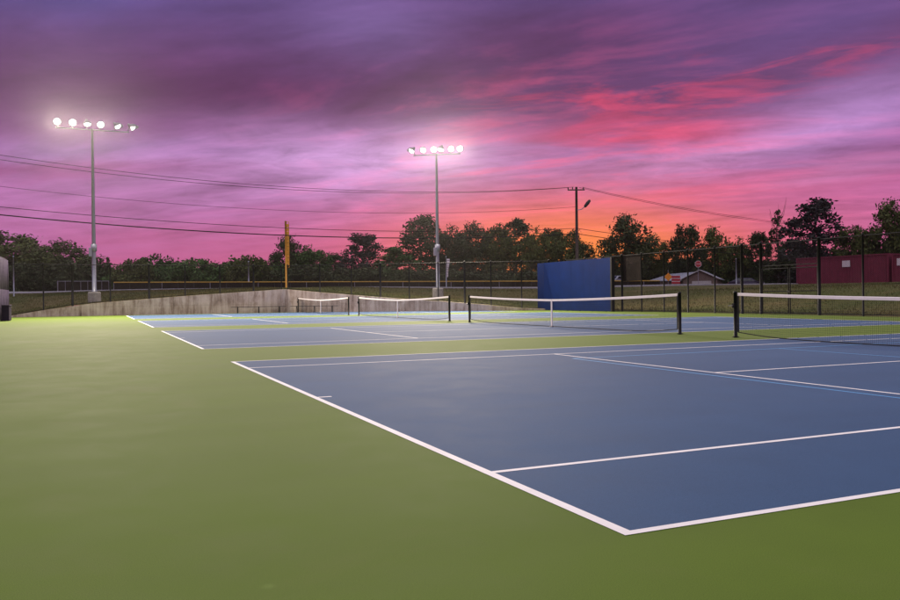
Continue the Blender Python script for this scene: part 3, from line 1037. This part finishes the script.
wire('thin upper power wire sagging leftward, the lower of the crossarm pair', off(U1, -.9, -.05), off(U0, -.9, 0), 2.3, .022)
wire('thin upper power wire sagging leftward, the higher of the crossarm pair', off(U1, -.3, 0), off(U0, -.3, .35), 2.3, .022)
wire('faint middle power wire sagging leftward below the crossarm wires', off(U1, 0, -2.2), off(U0, 0, -2.6), 2.0, .016)
wire('thin upper cable of the low pair sagging leftward from the utility pole', off(U1, 0, -4.6), off(U0, 0, -4.5), 1.5, .026)
wire('thick dark lowest cable sagging leftward from the utility pole', off(U1, 0, -5.2), off(U0, 0, -5.1), 1.6, .05)
wire('thin power wire sagging rightward from the outer end of the crossarm', off(U1, .75, -.05), off(U2, 0, 0), 2.2, .022)
wire('thin power wire sagging rightward from the crossarm close to the pole', off(U1, .3, -.05), off(U2, -.5, 0), 2.3, .022)
wire('low dark cable running rightward from the utility pole into the trees', off(U1, 0, -4.6), off(U2, 0, -4.3), 1.4, .03)
wire('lowest dark cable running rightward from the utility pole into the trees', off(U1, 0, -5.2), off(U2, 0, -5.0), 1.5, .035)


# ------------------------------------------------------------------ red containers
def build_container(label, a, b, H, W=2.44):
    d = Vector((b.x - a.x, b.y - a.y, 0)); L = d.length; rz = math.atan2(d.y, d.x)
    z = min(a.z, b.z)
    t = thing('shipping_container', label, 'container', (a.x, a.y, z), rz, 'red containers beyond the fence')
    lift = .22
    # corrugated long side that faces the courts (local -y) and the far one
    for sy, nm in ((0, 'side_wall'), (W, 'side_wall')):
        mb = MB(); n = int(L / .28); prev = None
        sg = -1 if sy == 0 else 1
        for i in range(n):
            x0 = .12 + (L - .24) * i / n; w = (L - .24) / n
            for fx, dep in ((0, 0), (.30, 0), (.42, .04), (.88, .04), (1.0, 0)):
                cur = (x0 + fx * w, sy - sg * dep)
                if prev and cur[0] > prev[0] + 1e-6:
                    mb.quad((prev[0], prev[1], lift + .14), (cur[0], cur[1], lift + .14), (cur[0], cur[1], H - .12), (prev[0], prev[1], H - .12))
                prev = cur
        mb.build(nm, M['red'], t)
        for zz, hh in ((lift + .07, .14), (H - .06, .12)):
            r = MB(); r.box((L / 2, sy - sg * .02 * 0, zz), (L, .1, hh)); r.build('side_rail', M['red'], t)
    for x in (.06, L - .06):
        for y in (0, W):
            p = MB(); p.box((x, y, (H + lift) / 2), (.16, .14, H - lift + .02)); p.build('corner_post', M['red'], t)
    rf = MB(); rf.box((L / 2, W / 2, H - .035), (L - .02, W, .05)); rf.build('roof', M['red'], t)
    for x, nm in ((.03, 'end_doors'), (L - .03, 'end_wall')):
        e = MB(); e.box((x, W / 2, (H + lift) / 2), (.05, W - .12, H - lift - .06)); eo = e.build(nm, M['placard'] if nm == 'end_doors' else M['red'], t)
        if nm == 'end_doors':
            for y in (.5, .9, 1.5, 1.95):
                q = MB(); q.tube([(-.02, y, lift + .1), (-.02, y, H - .1)], .02, 6); q.build('lock_rod', M['galv'], eo)
    for f in (.08, .34, .62, .92):
        q = MB(); q.box((L * f, .3, lift / 2 - .15), (.5, .4, lift + .3)); q.build('support_block', M['dark'], t)
        q = MB(); q.box((L * f, W - .3, lift / 2 - .15), (.5, .4, lift + .3)); q.build('support_block', M['dark'], t)
    return t, L


ca_, cb_ = at(797, 285.8, 84), at(889, 285.0, 75)
t1, L1 = build_container('maroon shipping container with a white end and one white placard beyond the gate', ca_, cb_, 2.95)
q = MB(); q.box((L1 * .57, -.09, 2.15), (.85, .03, .62)); q.build('placard', M['placard'], t1)
d_ = (cb_ - ca_).normalized(); c0 = cb_ + d_ * .35; c1 = c0 + d_ * L1
t2, L2 = build_container('maroon shipping container standing end to end past the one with the white end', c0, c1, 2.95)
q = MB(); q.box((.95, -.09, 2.2), (.9, .03, .66)); q.build('placard', M['placard'], t2)
strip_on_ground('gravel_track', M['road'], line_pts(715, 101, 1000, 88, 30), 2.6, .10)


# ------------------------------------------------------------------ house
def build_house():
    b = on(700, 105); rz = -YAW - .38
    t = thing('house', 'low tan house with a pale grey gabled roof behind the red and white barricade', 'house', tuple(b), rz)
    W, Ld, hw, hr = 5.6, 9.0, 0.0, 0.0
    zr = at(700, 270.2, 105).z - b.z; ze = at(718, 279.5, 105).z - b.z
    W = 5.0
    # gable front at local y=0, ridge runs along +y then the long slope to the left
    wl = MB(); hwid = W / 2 - .35
    zk = ze + .1
    wl.hexa([(-hwid, .3, -.4), (hwid, .3, -.4), (hwid, .3, zk), (0, .3, zr - .12), (-hwid, .3, zk)],
            [(-hwid, 11, -.4), (hwid, 11, -.4), (hwid, 11, zk), (0, 11, zr - .12), (-hwid, 11, zk)])
    wl.build('wall', M['siding'], t)
    # cross wing to the left
    w2 = MB(); w2.hexa([(-6.6, 3.2, -.4), (-hwid, 3.2, -.4), (-hwid, 8.2, -.4), (-6.6, 8.2, -.4)], [(-6.6, 3.2, zk - .2), (-hwid, 3.2, zk - .2), (-hwid, 8.2, zk - .2), (-6.6, 8.2, zk - .2)])
    w2.build('wing_wall', M['siding'], t)

    def slab(p, th, nm):
        q = MB(); q.hexa(p, [(x, y, z + th) for x, y, z in p]); return q.build(nm, M['roof'], t)
    slab([(-W / 2, 0, ze), (0, 0, zr), (0, 11.3, zr), (-W / 2, 11.3, ze)][::-1], .09, 'roof')
    slab([(0.003, 0, zr), (W / 2, 0, ze), (W / 2, 11.3, ze), (0.003, 11.3, zr)][::-1], .092, 'roof')
    ew, rw = -7.0, -4.4
    slab([(ew, 2.7, ze - .05), (-.2, 2.7, ze - .05), (-.2, 5.7, zr - .08), (rw, 5.7, zr - .35)][::-1], .08, 'wing_roof')
    slab([(rw, 5.703, zr - .35), (-.2, 5.703, zr - .08), (-.2, 8.7, ze - .05), (ew, 8.7, ze - .05)][::-1], .08, 'wing_roof')
    slab([(ew - .003, 8.7, ze - .05), (ew - .003, 2.7, ze - .05), (rw - .003, 5.7, zr - .35)][::-1], .08, 'wing_roof')
    for s in (-1, 1):
        f = MB(); f.tube([(s * W / 2, -.03, ze + .04), (0, -.03, zr + .04)], .07, 4); f.build('barge_board', M['trim'], t)
    d = MB(); d.box((.2, .27, ze * .42), (2.4, .06, ze * .84)); d.build('garage_door', M['trim'], t)


build_house()


# ------------------------------------------------------------------ road signs and barricade
def text_mesh(txt, size, m, parent, loc, rot):
    c = bpy.data.curves.new('lettering', 'FONT'); c.body = txt; c.size = size; c.align_x = 'CENTER'; c.align_y = 'CENTER'; c.extrude = .004
    tmp = bpy.data.objects.new('lettering_tmp', c); COL.objects.link(tmp)
    dg = bpy.context.evaluated_depsgraph_get(); me = bpy.data.meshes.new_from_object(tmp.evaluated_get(dg))
    bpy.data.objects.remove(tmp); me.materials.clear(); me.materials.append(m)
    o = link('lettering', me, parent); o.location = loc; o.rotation_euler = rot
    return o


def disc(mb, z, r, n, y0, y1, ph):
    a = [(r * cos(ph + 2 * pi * k / n), y0, z + r * sin(ph + 2 * pi * k / n)) for k in range(n)]
    mb.hexa(a[::-1], [(p[0], y1, p[2]) for p in a[::-1]]); return mb


def build_signs():
    D = 100
    b = on(698.5, D); z = at(698.5, 264, D).z - b.z
    t = thing('stop_sign', 'red octagonal stop sign above the pale roofed house', 'sign', tuple(b), -YAW)
    p = MB(); p.tube([(0, .03, -.2), (0, .03, z + .35)], .035, 8); p.build('post', M['galv'], t)
    pl = disc(MB(), z, .43, 8, .0, -.02, pi / 8).build('white_border', M['signwhite'], t)
    disc(MB(), z, .385, 8, -.021, -.027, pi / 8).build('red_face', M['signred'], t)
    text_mesh('STOP', .27, M['signwhite'], t, (0, -.033, z), (pi / 2, 0, 0))
    b = on(668.5, D); z = at(668.5, 277, D).z - b.z
    t = thing('warning_sign', 'orange diamond warning sign beside the red and white barricade', 'sign', tuple(b), -YAW)
    p = MB(); p.tube([(0, .03, -.2), (0, .03, z + .9)], .035, 8); p.build('post', M['galv'], t)
    disc(MB(), z, .52, 4, 0, -.02, 0).build('plate', M['signorange'], t)
    disc(MB(), z + .02, .40, 4, -.021, -.025, 0).build('inner_face', M['signorange'], t)
    b = on(676, D - 1); z = at(676, 280, D - 1).z - b.z
    t = thing('barricade', 'striped red and white road barricade beside the orange diamond sign', 'barricade', tuple(b), -YAW)
    for x in (-.42, .42):
        p = MB(); p.box((x, .02, z / 2), (.06, .05, z + .9)); p.build('upright', M['signwhite'], t)
        p = MB(); p.box((x, 0, .04), (.08, 1.0, .08)); p.build('foot', M['signwhite'], t)
    bk = MB(); bk.box((0, -.02, z + .02), (1.04, .02, 1.02)); bk.build('backing_panel', M['signwhite'], t)
    for k in range(3):
        bo = MB(); bo.box((0, -.047, z - .34 + k * .36), (1.04, .03, .26)); bo.build('red_board', M['signred'], t)


build_signs()


# ------------------------------------------------------------------ parked cars
def build_car(label, px_x, depth, rz, paint, tall=False):
    b = on(px_x, depth)
    t = thing('parked_car', label, 'car', tuple(b), rz, 'cars parked behind the fences')
    L, W, H = (4.9, 1.9, 1.75) if tall else (4.6, 1.8, 1.45)
    prof = [(-L / 2, .45), (-L / 2 + .05, .82), (-L / 2 + .9, .95), (-L / 2 + 1.6, H - .04), (-L / 2 + 2.1, H), (L / 2 - 1.2, H - .04),
            (L / 2 - .35, 1.0), (L / 2 - .03, .9), (L / 2, .45), (L / 2 - .1, .3), (-L / 2 + .1, .3)]

    def ring(y, k): return [(x, y, .3 + (z - .3) * 1) if z < 1 else (x * k, y * (.86 if z > 1.2 else 1), z) for x, z in prof]
    mb = MB(); i0 = 0; rows = [ring(-W / 2, .97), ring(-W / 2 + .1, 1), ring(W / 2 - .1, 1), ring(W / 2, .97)]
    n = len(prof)
    for r in rows: mb.v += r
    for k in range(3):
        for j in range(n):
            q = (j + 1) % n; mb.f.append((k * n + j, k * n + q, (k + 1) * n + q, (k + 1) * n + j))
    mb.f.append(tuple(range(n))[::-1]); mb.f.append(tuple(3 * n + j for j in range(n)))
    mb.build('body', M[paint], t, bevel=.04)
    for s in (-1, 1):
        w = MB(); y = s * (W / 2 * .88)
        w.hexa([(-L / 2 + 1.25, y, 1.02), (L / 2 - .75, y, 1.02), (L / 2 - 1.3, y * .97, H - .12), (-L / 2 + 1.75, y * .97, H - .12)],
               [(-L / 2 + 1.25, y + s * .09, 1.02), (L / 2 - .75, y + s * .09, 1.02), (L / 2 - 1.3, y + s * .03, H - .12), (-L / 2 + 1.75, y + s * .03, H - .12)])
        w.build('side_window', M['glass'], t)
        for x in (-L / 2 + .85, L / 2 - .85):
            wh = MB(); wh.lathe((x, s * (W / 2 - .2), .33), (0, s, 0), [(0, .28), (.02, .33), (.2, .33), (.215, .28)], 16); wo = wh.build('wheel', M['tyre'], t)
            ri = MB(); ri.lathe((x, s * (W / 2 + .005), .33), (0, s, 0), [(0, .2), (.02, .19), (.025, .05)], 12); ri.build('rim', M['chrome'], wo)
        hl = MB(); hl.box((-L / 2 + .03, s * (W / 2 - .32), .72), (.08, .34, .16)); hl.build('headlight', M['headlight'], t, bevel=.02)
        tl = MB(); tl.box((L / 2 - .02, s * (W / 2 - .26), .78), (.06, .26, .2)); tl.build('tail_light', M['signred'], t, bevel=.02)
    ws = MB(); ws.quad((-L / 2 + .98, -W / 2 + .16, 1.0), (-L / 2 + .98, W / 2 - .16, 1.0), (-L / 2 + 1.58, W / 2 - .3, H - .1), (-L / 2 + 1.58, -W / 2 + .3, H - .1))
    ws = ws.build('windscreen', M['glass'], t); ws.location = (-.03, 0, .02)
    m_ = ws.modifiers.new('thick', 'SOLIDIFY'); m_.thickness = .01


build_car('dark plum car parked right of the pale post', 746, 109, 2.4, 'carpaint')
build_car('silver car parked beyond the outfield fence just right of the blue hitting wall', 617, 106, 0.3, 'silver')


# ------------------------------------------------------------------ trees
def crown_mesh(name, m, seed, H, R, kind):
    """thousands of leaf-sized faces gathered in uneven clumps"""
    rnd = random.Random(seed); mb = MB()
    clumps = []
    if kind == 'broad':
        k = 88
        for i in range(k):
            while True:
                x, y, z = (rnd.uniform(-1, 1) for _ in range(3))
                q = x * x + y * y + z * z
                if .05 < q < 1: break
            zc = H * .56 + z * H * .42
            taper = 1.0 if z < .2 else 1 - .35 * (z - .2)
            clumps.append((x * R * taper, y * R * taper, zc, rnd.uniform(.10, .24) * R + .25, 85))
    elif kind == 'tall':
        k = 84
        for i in range(k):
            z = rnd.random() ** 1.15
            rr = R * (.30 + .75 * math.sin(pi * min(1, z * .75 + .25))) * math.sqrt(rnd.random())
            w = rnd.uniform(0, 2 * pi)
            clumps.append((rr * cos(w), rr * sin(w), H * (.08 + .90 * z), rnd.uniform(.12, .24) * R + .2, 85))
    elif kind == 'sparse':
        for i in range(30):
            z = rnd.random(); rr = R * (1.0 - .55 * z) * math.sqrt(rnd.random()); w = rnd.uniform(0, 2 * pi)
            clumps.append((rr * cos(w), rr * sin(w), H * (.22 + .74 * z * z), rnd.uniform(.07, .16) * R + .2, 40))
    elif kind == 'conifer':
        for i in range(52):
            z = rnd.random(); rr = R * (1 - z) ** .8 * rnd.uniform(.4, 1); w = rnd.uniform(0, 2 * pi)
            clumps.append((rr * cos(w), rr * sin(w), H * (.06 + .92 * z), .12 * R + .22 * (1 - z) + .1, 60))
    elif kind == 'bush':
        for i in range(70):
            w = rnd.uniform(0, 2 * pi); rr = R * math.sqrt(rnd.random()); z = rnd.random() ** .8
            clumps.append((rr * cos(w), rr * sin(w), H * (.05 + .85 * z * math.sqrt(max(.05, 1 - (rr / R) ** 2 * .75))), rnd.uniform(.14, .26) * R + .15, 80))
        for i in range(26):                      # upright leaders that break the outline
            w = rnd.uniform(0, 2 * pi); f = math.sqrt(rnd.random()); rr = R * .9 * f; hh = rnd.uniform(.55, 1.0) * (1 - .35 * f)
            for q in range(6): clumps.append((rr * cos(w), rr * sin(w), H * hh * (.55 + .09 * q), .34 - .05 * q, 16 - q * 2))
    for cx, cy, cz, cr, n in clumps:
        for _ in range(n):
            g = [max(-1.0, min(1.0, rnd.gauss(0, .55))) for _ in range(3)]
            p = Vector((cx + g[0] * cr, cy + g[1] * cr, cz + g[2] * cr * .75))
            if p.z < .1: continue
            d = Vector((rnd.gauss(0, 1), rnd.gauss(0, 1), rnd.gauss(0, 1) - .3)).normalized()
            e = d.orthogonal().normalized(); e = (Matrix.Rotation(rnd.uniform(0, 6.28), 3, d) @ e)
            l = rnd.uniform(.16, .34); w_ = l * rnd.uniform(.35, .55)
            mb.quad(p - d * l, p + e * w_, p + d * l, p - e * w_)
    return mb.mesh(name, m), clumps


def trunk_mesh(name, clumps, H, R, seed, kind):
    rnd = random.Random(seed + 99); mb = MB()
    r0 = .018 * H + .06; top = H * (.93 if kind in ('conifer', 'sparse', 'tall') else .62)
    pts = []; rad = []
    for i in range(7):
        f = i / 6; pts.append((rnd.gauss(0, .06) * R * f, rnd.gauss(0, .06) * R * f, -.4 + (top + .4) * f)); rad.append(r0 * (1.25 if i == 0 else 1 - .82 * f))
    mb.tube(pts, rad, 7)
    sel = sorted(clumps, key=lambda c: rnd.random())[:20 if kind != 'bush' else 8]
    for c in sel:
        zb = min(top * .95, max(H * .12, c[2] - rnd.uniform(.5, .95) * math.hypot(c[0], c[1]) - .3))
        f = (zb + .4) / (top + .4); i = min(5, int(f * 6)); g = f * 6 - i
        s = Vector(pts[i]).lerp(Vector(pts[i + 1]), max(0, min(1, g))); e = Vector(c[:3])
        m1 = s.lerp(e, .5) + Vector((rnd.gauss(0, .15), rnd.gauss(0, .15), .15 * R * .3))
        rr = r0 * (1 - .7 * f) * .5
        mb.tube([s, m1, e], [rr, rr * .6, rr * .18], 5, False)
        if kind == 'sparse':
            for _ in range(3):
                e2 = e + Vector((rnd.gauss(0, .5), rnd.gauss(0, .5), abs(rnd.gauss(.9, .5)))); mb.tube([m1.lerp(e, .6), e2], [rr * .3, .012], 4, False)
    if kind == 'sparse':
        for _ in range(14):
            w = rnd.uniform(0, 6.28); z = H * rnd.uniform(.45, .85); q = rnd.uniform(.3, .7) * R
            mb.tube([(0, 0, z), (q * .5 * cos(w), q * .5 * sin(w), z + q * .8), (q * cos(w) * .8, q * sin(w) * .8, z + q * 2.0)], [.05, .03, .01], 4, False)
    return mb.mesh(name, M['bark'], True)


PROTO = {}


def proto(kind, leaf, seed):
    key = (kind, leaf, seed)
    if key not in PROTO:
        H, R = {'broad': (11, 4.6), 'tall': (12, 3.6), 'sparse': (12, 3.0), 'conifer': (10, 2.3), 'bush': (6, 3.6)}[kind]
        cm, cl = crown_mesh('crown', M[leaf], seed, H, R, kind)
        PROTO[key] = (cm, trunk_mesh('trunk', cl, H, R, seed, kind), H, R)
    return PROTO[key]


trnd = random.Random(5)


def tree(name, label, px_x, y_top, half_w, depth, kind, leaf, seed, group='trees beyond the courts'):
    cm, tm, H, R = proto(kind, leaf, seed)
    b = on(px_x, depth); h = at(px_x, y_top, depth).z - b.z; w = half_w * 1.22 * depth / F_PX
    t = thing(name, label, 'tree' if kind != 'bush' else 'bush', tuple(b), trnd.uniform(0, 6.28), group)
    for nm, me in (('trunk', tm), ('crown', cm)):
        o = link(nm, me, t); o.scale = (w / R, w / R, h / H)
    return t


LD, LG, LO, LY = 'leaf_dark', 'leaf_green', 'leaf_olive', 'leaf_grey'
T = [
    # left, behind the plum fence and pole
    ('leafy_tree', 'large leafy tree at the plum windscreen fence, edge of the left grove', 2, 231, 36, 118, 'broad', LO, 1),
    ('leafy_tree', 'round topped green tree left of the floodlight pole', 62, 242, 30, 116, 'broad', LO, 2),
    ('leafy_tree', 'dark open tree with pink sky gaps between two left grove trees', 36, 246, 24, 124, 'broad', LD, 3),
    ('leafy_tree', 'small dark tree between the plum fence and the backstop fence', 22, 262, 18, 108, 'bush', LD, 4),
    ('leafy_tree', 'dark bushy tree behind the backstop fence', 74, 256, 24, 112, 'bush', LD, 5),
    ('narrow_tree', 'thin dark spire tree just right of the left floodlight pole, the slimmer of two', 101, 258, 5, 112, 'conifer', LD, 6),
    ('narrow_tree', 'dark spire tree right of the left floodlight pole, the fuller of two', 108, 257, 7.5, 112, 'conifer', LD, 6),
    # long low hedge of trees behind the yellow capped fence
    ('hedge_tree', 'green bushy tree where the yellow capped fence begins', 121, 271, 14, 108, 'bush', LG, 7),
]
ORD = ['first', 'second', 'third', 'fourth', 'fifth', 'sixth', 'seventh', 'eighth', 'ninth', 'tenth']
hx = [(134, 256, 17), (156, 251, 18), (177, 256, 15), (196, 255, 20), (214, 259, 17), (233, 253, 18), (250, 252, 17), (268, 258, 15)]
for i, (x, y, w) in enumerate(hx):
    T.append(('hedge_tree', '%s green bushy tree from the tall foul pole, counting toward the left floodlight pole' % ORD[7 - i], x, y, w, 108 + (i % 3) * 3, 'bush', LG if i % 2 else LO, 7 + i % 3))
T += [
    ('leafy_tree', 'round dark tree right behind the tall yellow foul pole', 288, 237, 17, 114, 'broad', LD, 2),
    ('leafy_tree', 'green dome shaped tree one right of the tall yellow foul pole', 312, 244, 17, 113, 'broad', LG, 3),
    ('leafy_tree', 'low dark tree between the dome shaped tree and the grey tree', 336, 252, 14, 118, 'broad', LD, 1),
    ('leafy_tree', 'grey leaved tall tree between foul pole and right floodlight pole', 364, 234, 20, 110, 'tall', LY, 4),
    ('leafy_tree', 'green shoulder high tree leaning on the tallest dark tree', 396, 248, 20, 108, 'tall', LG, 5),
    ('leafy_tree', 'tallest dark tree left of the right floodlight pole', 422, 217, 22, 118, 'tall', LD, 6),
    ('leafy_tree', 'dark broad tree directly behind the right floodlight pole', 448, 224, 20, 114, 'broad', LD, 3),
    ('leafy_tree', 'dark flat topped tree one right of the right floodlight pole', 474, 224, 20, 116, 'broad', LD, 2),
]
for i, (x, y, w) in enumerate([(497, 223, 17), (517, 220, 17), (537, 226, 15), (553, 229, 14), (568, 226, 14)]):
    T.append(('leafy_tree', '%s dark grove tree from the utility pole, counting toward the floodlight pole' % ORD[4 - i], x, y, w, 116 + (i % 2) * 5, 'tall' if i % 2 else 'broad', LD if i % 2 else LO, 1 + i))
T += [
    ('leafy_tree', 'dark rounded tree right of the utility pole foot', 583, 240, 13, 118, 'broad', LD, 1),
    ('leafy_tree', 'round open crowned tree alone in the orange glow beside the utility pole', 626, 216, 23, 112, 'broad', LD, 2),
    ('leafy_tree', 'low thin tree between the round glow tree and the dense dark one', 655, 235, 13, 118, 'broad', LO, 3),
    ('leafy_tree', 'dense dark tree above the stop sign', 687, 223, 14.5, 114, 'broad', LD, 1),
    ('leafy_tree', 'olive tree right of the dense dark tree above the house', 713, 228, 15, 118, 'broad', LO, 2),
    ('leafy_tree', 'low olive tree above the dark parked car', 738, 236, 14, 120, 'broad', LO, 3),
    ('leafy_tree', 'dark tree behind the heavy gate post left of the bare tree', 760, 232, 12, 118, 'tall', LD, 4),
    ('bare_tree', 'nearly bare upright tree with thin twigs above the gate', 779, 208, 14, 112, 'sparse', LD, 5),
    ('leafy_tree', 'large grey dead looking tree behind the maroon container end', 816, 202, 27, 108, 'tall', LY, 6),
    ('leafy_tree', 'dark tree between the bare tree and the large grey tree', 796, 232, 15, 114, 'broad', LD, 3),
    ('leafy_tree', 'small olive tree between the large grey tree and the bright green one', 856, 224, 17, 104, 'broad', LO, 1),
    ('leafy_tree', 'bright olive green tree above the second container', 890, 202, 22, 102, 'broad', LO, 2),
    ('leafy_tree', 'dark tree behind the containers beyond the bright olive tree', 920, 214, 24, 108, 'broad', LD, 3),
]
for i, (x, y, w) in enumerate([(300, 262, 22), (338, 264, 22), (375, 264, 22), (410, 266, 22), (448, 267, 24), (490, 268, 24), (530, 268, 24), (566, 268, 20)]):
    T.append(('hedge_tree', '%s low dark bush at the grove foot, counting from foul pole to hitting wall' % ORD[i], x, y, w, 106, 'bush', LD, 7 + int(x) % 3))
for i, (x, y, w) in enumerate([(612, 264, 20), (642, 258, 22), (672, 256, 22), (704, 254, 22), (738, 258, 20), (770, 254, 22), (800, 250, 24), (836, 244, 24), (872, 240, 24), (900, 240, 22)]):
    T.append(('hedge_tree', '%s low dark bush behind the right fence, counting from the hitting wall' % ORD[i], x, y, w, 136 if x < 790 else 112, 'bush', LD, 7 + int(x) % 3))
for r in T: tree(*r)


def build_wood():
    """far wood that closes the horizon behind the separate trees"""
    rnd = random.Random(77); mb = MB()
    for i in range(330):
        x = -140 + 1220 * i / 329 + rnd.uniform(-3, 3); dep = rnd.uniform(165, 190)
        b = on(x, dep); h = rnd.uniform(2.5, 6.0)
        for _ in range(85):
            p = b + Vector((rnd.gauss(0, 1.4), rnd.gauss(0, 1.4), h * rnd.random() ** .8))
            d = Vector((rnd.gauss(0, 1), rnd.gauss(0, 1), rnd.gauss(0, 1))).normalized(); e = d.orthogonal().normalized()
            l = rnd.uniform(.35, .75); w = l * .55
            mb.quad(p - d * l, p + e * w, p + d * l, p - e * w)
    o = mb.build('woodland', M['leaf_dark']); o['kind'] = 'stuff'
    tag(o, 'dark far wood closing the horizon behind all the trees', 'woodland')


build_wood()


# ------------------------------------------------------------------ grass blades on the banks behind the fences
def build_grass():
    rnd = random.Random(3); mb = MB(); n = 0
    while n < 52000:
        edge = rnd.random()
        r = .35 + 26 * rnd.random() ** 1.6
        if edge < .38: q = Vector((rnd.uniform(-9, 12), FAR + r))
        elif edge < .62: q = DA + DD * rnd.uniform(0, DL) + Vector((-DD.y, DD.x)) * r
        else: q = Vector((RIGHT + r, rnd.uniform(6, 50)))
        d, z0 = boundary(q.x, q.y)
        if d < .3: continue
        z = ground(q.x, q.y); h = rnd.uniform(.05, .15); w = rnd.uniform(.012, .03)
        a = rnd.uniform(0, 6.28); lx, ly = cos(a), sin(a); tx, ty = rnd.gauss(0, .05), rnd.gauss(0, .05)
        mb.quad((q.x - lx * w, q.y - ly * w, z - .02), (q.x + lx * w, q.y + ly * w, z - .02), (q.x + tx, q.y + ty, z + h)); n += 1
    o = mb.build('grass', M['blade']); o['kind'] = 'stuff'
    tag(o, 'short dry grass on the banks behind the fences', 'grass')


build_grass()


# ------------------------------------------------------------------ thin haze volume, added to make a glow round the floodlights
def build_glow_haze():
    m = bpy.data.materials.new('added_glow_haze'); m.use_nodes = True
    nt = m.node_tree; nt.nodes.clear()
    v = nt.nodes.new('ShaderNodeVolumePrincipled'); o = nt.nodes.new('ShaderNodeOutputMaterial')
    v.inputs['Color'].default_value = (.95, .92, .95, 1); v.inputs['Density'].default_value = .00010
    v.inputs['Anisotropy'].default_value = .86
    nt.links.new(v.outputs[0], o.inputs['Volume'])
    mb = MB(); mb.box((10.5, 22, 12.5), (1900, 1900, 31))
    h = mb.build('haze', m); h['kind'] = 'stuff'
    tag(h, 'thin even haze added for the glow round the floodlights', 'haze')


build_glow_haze()
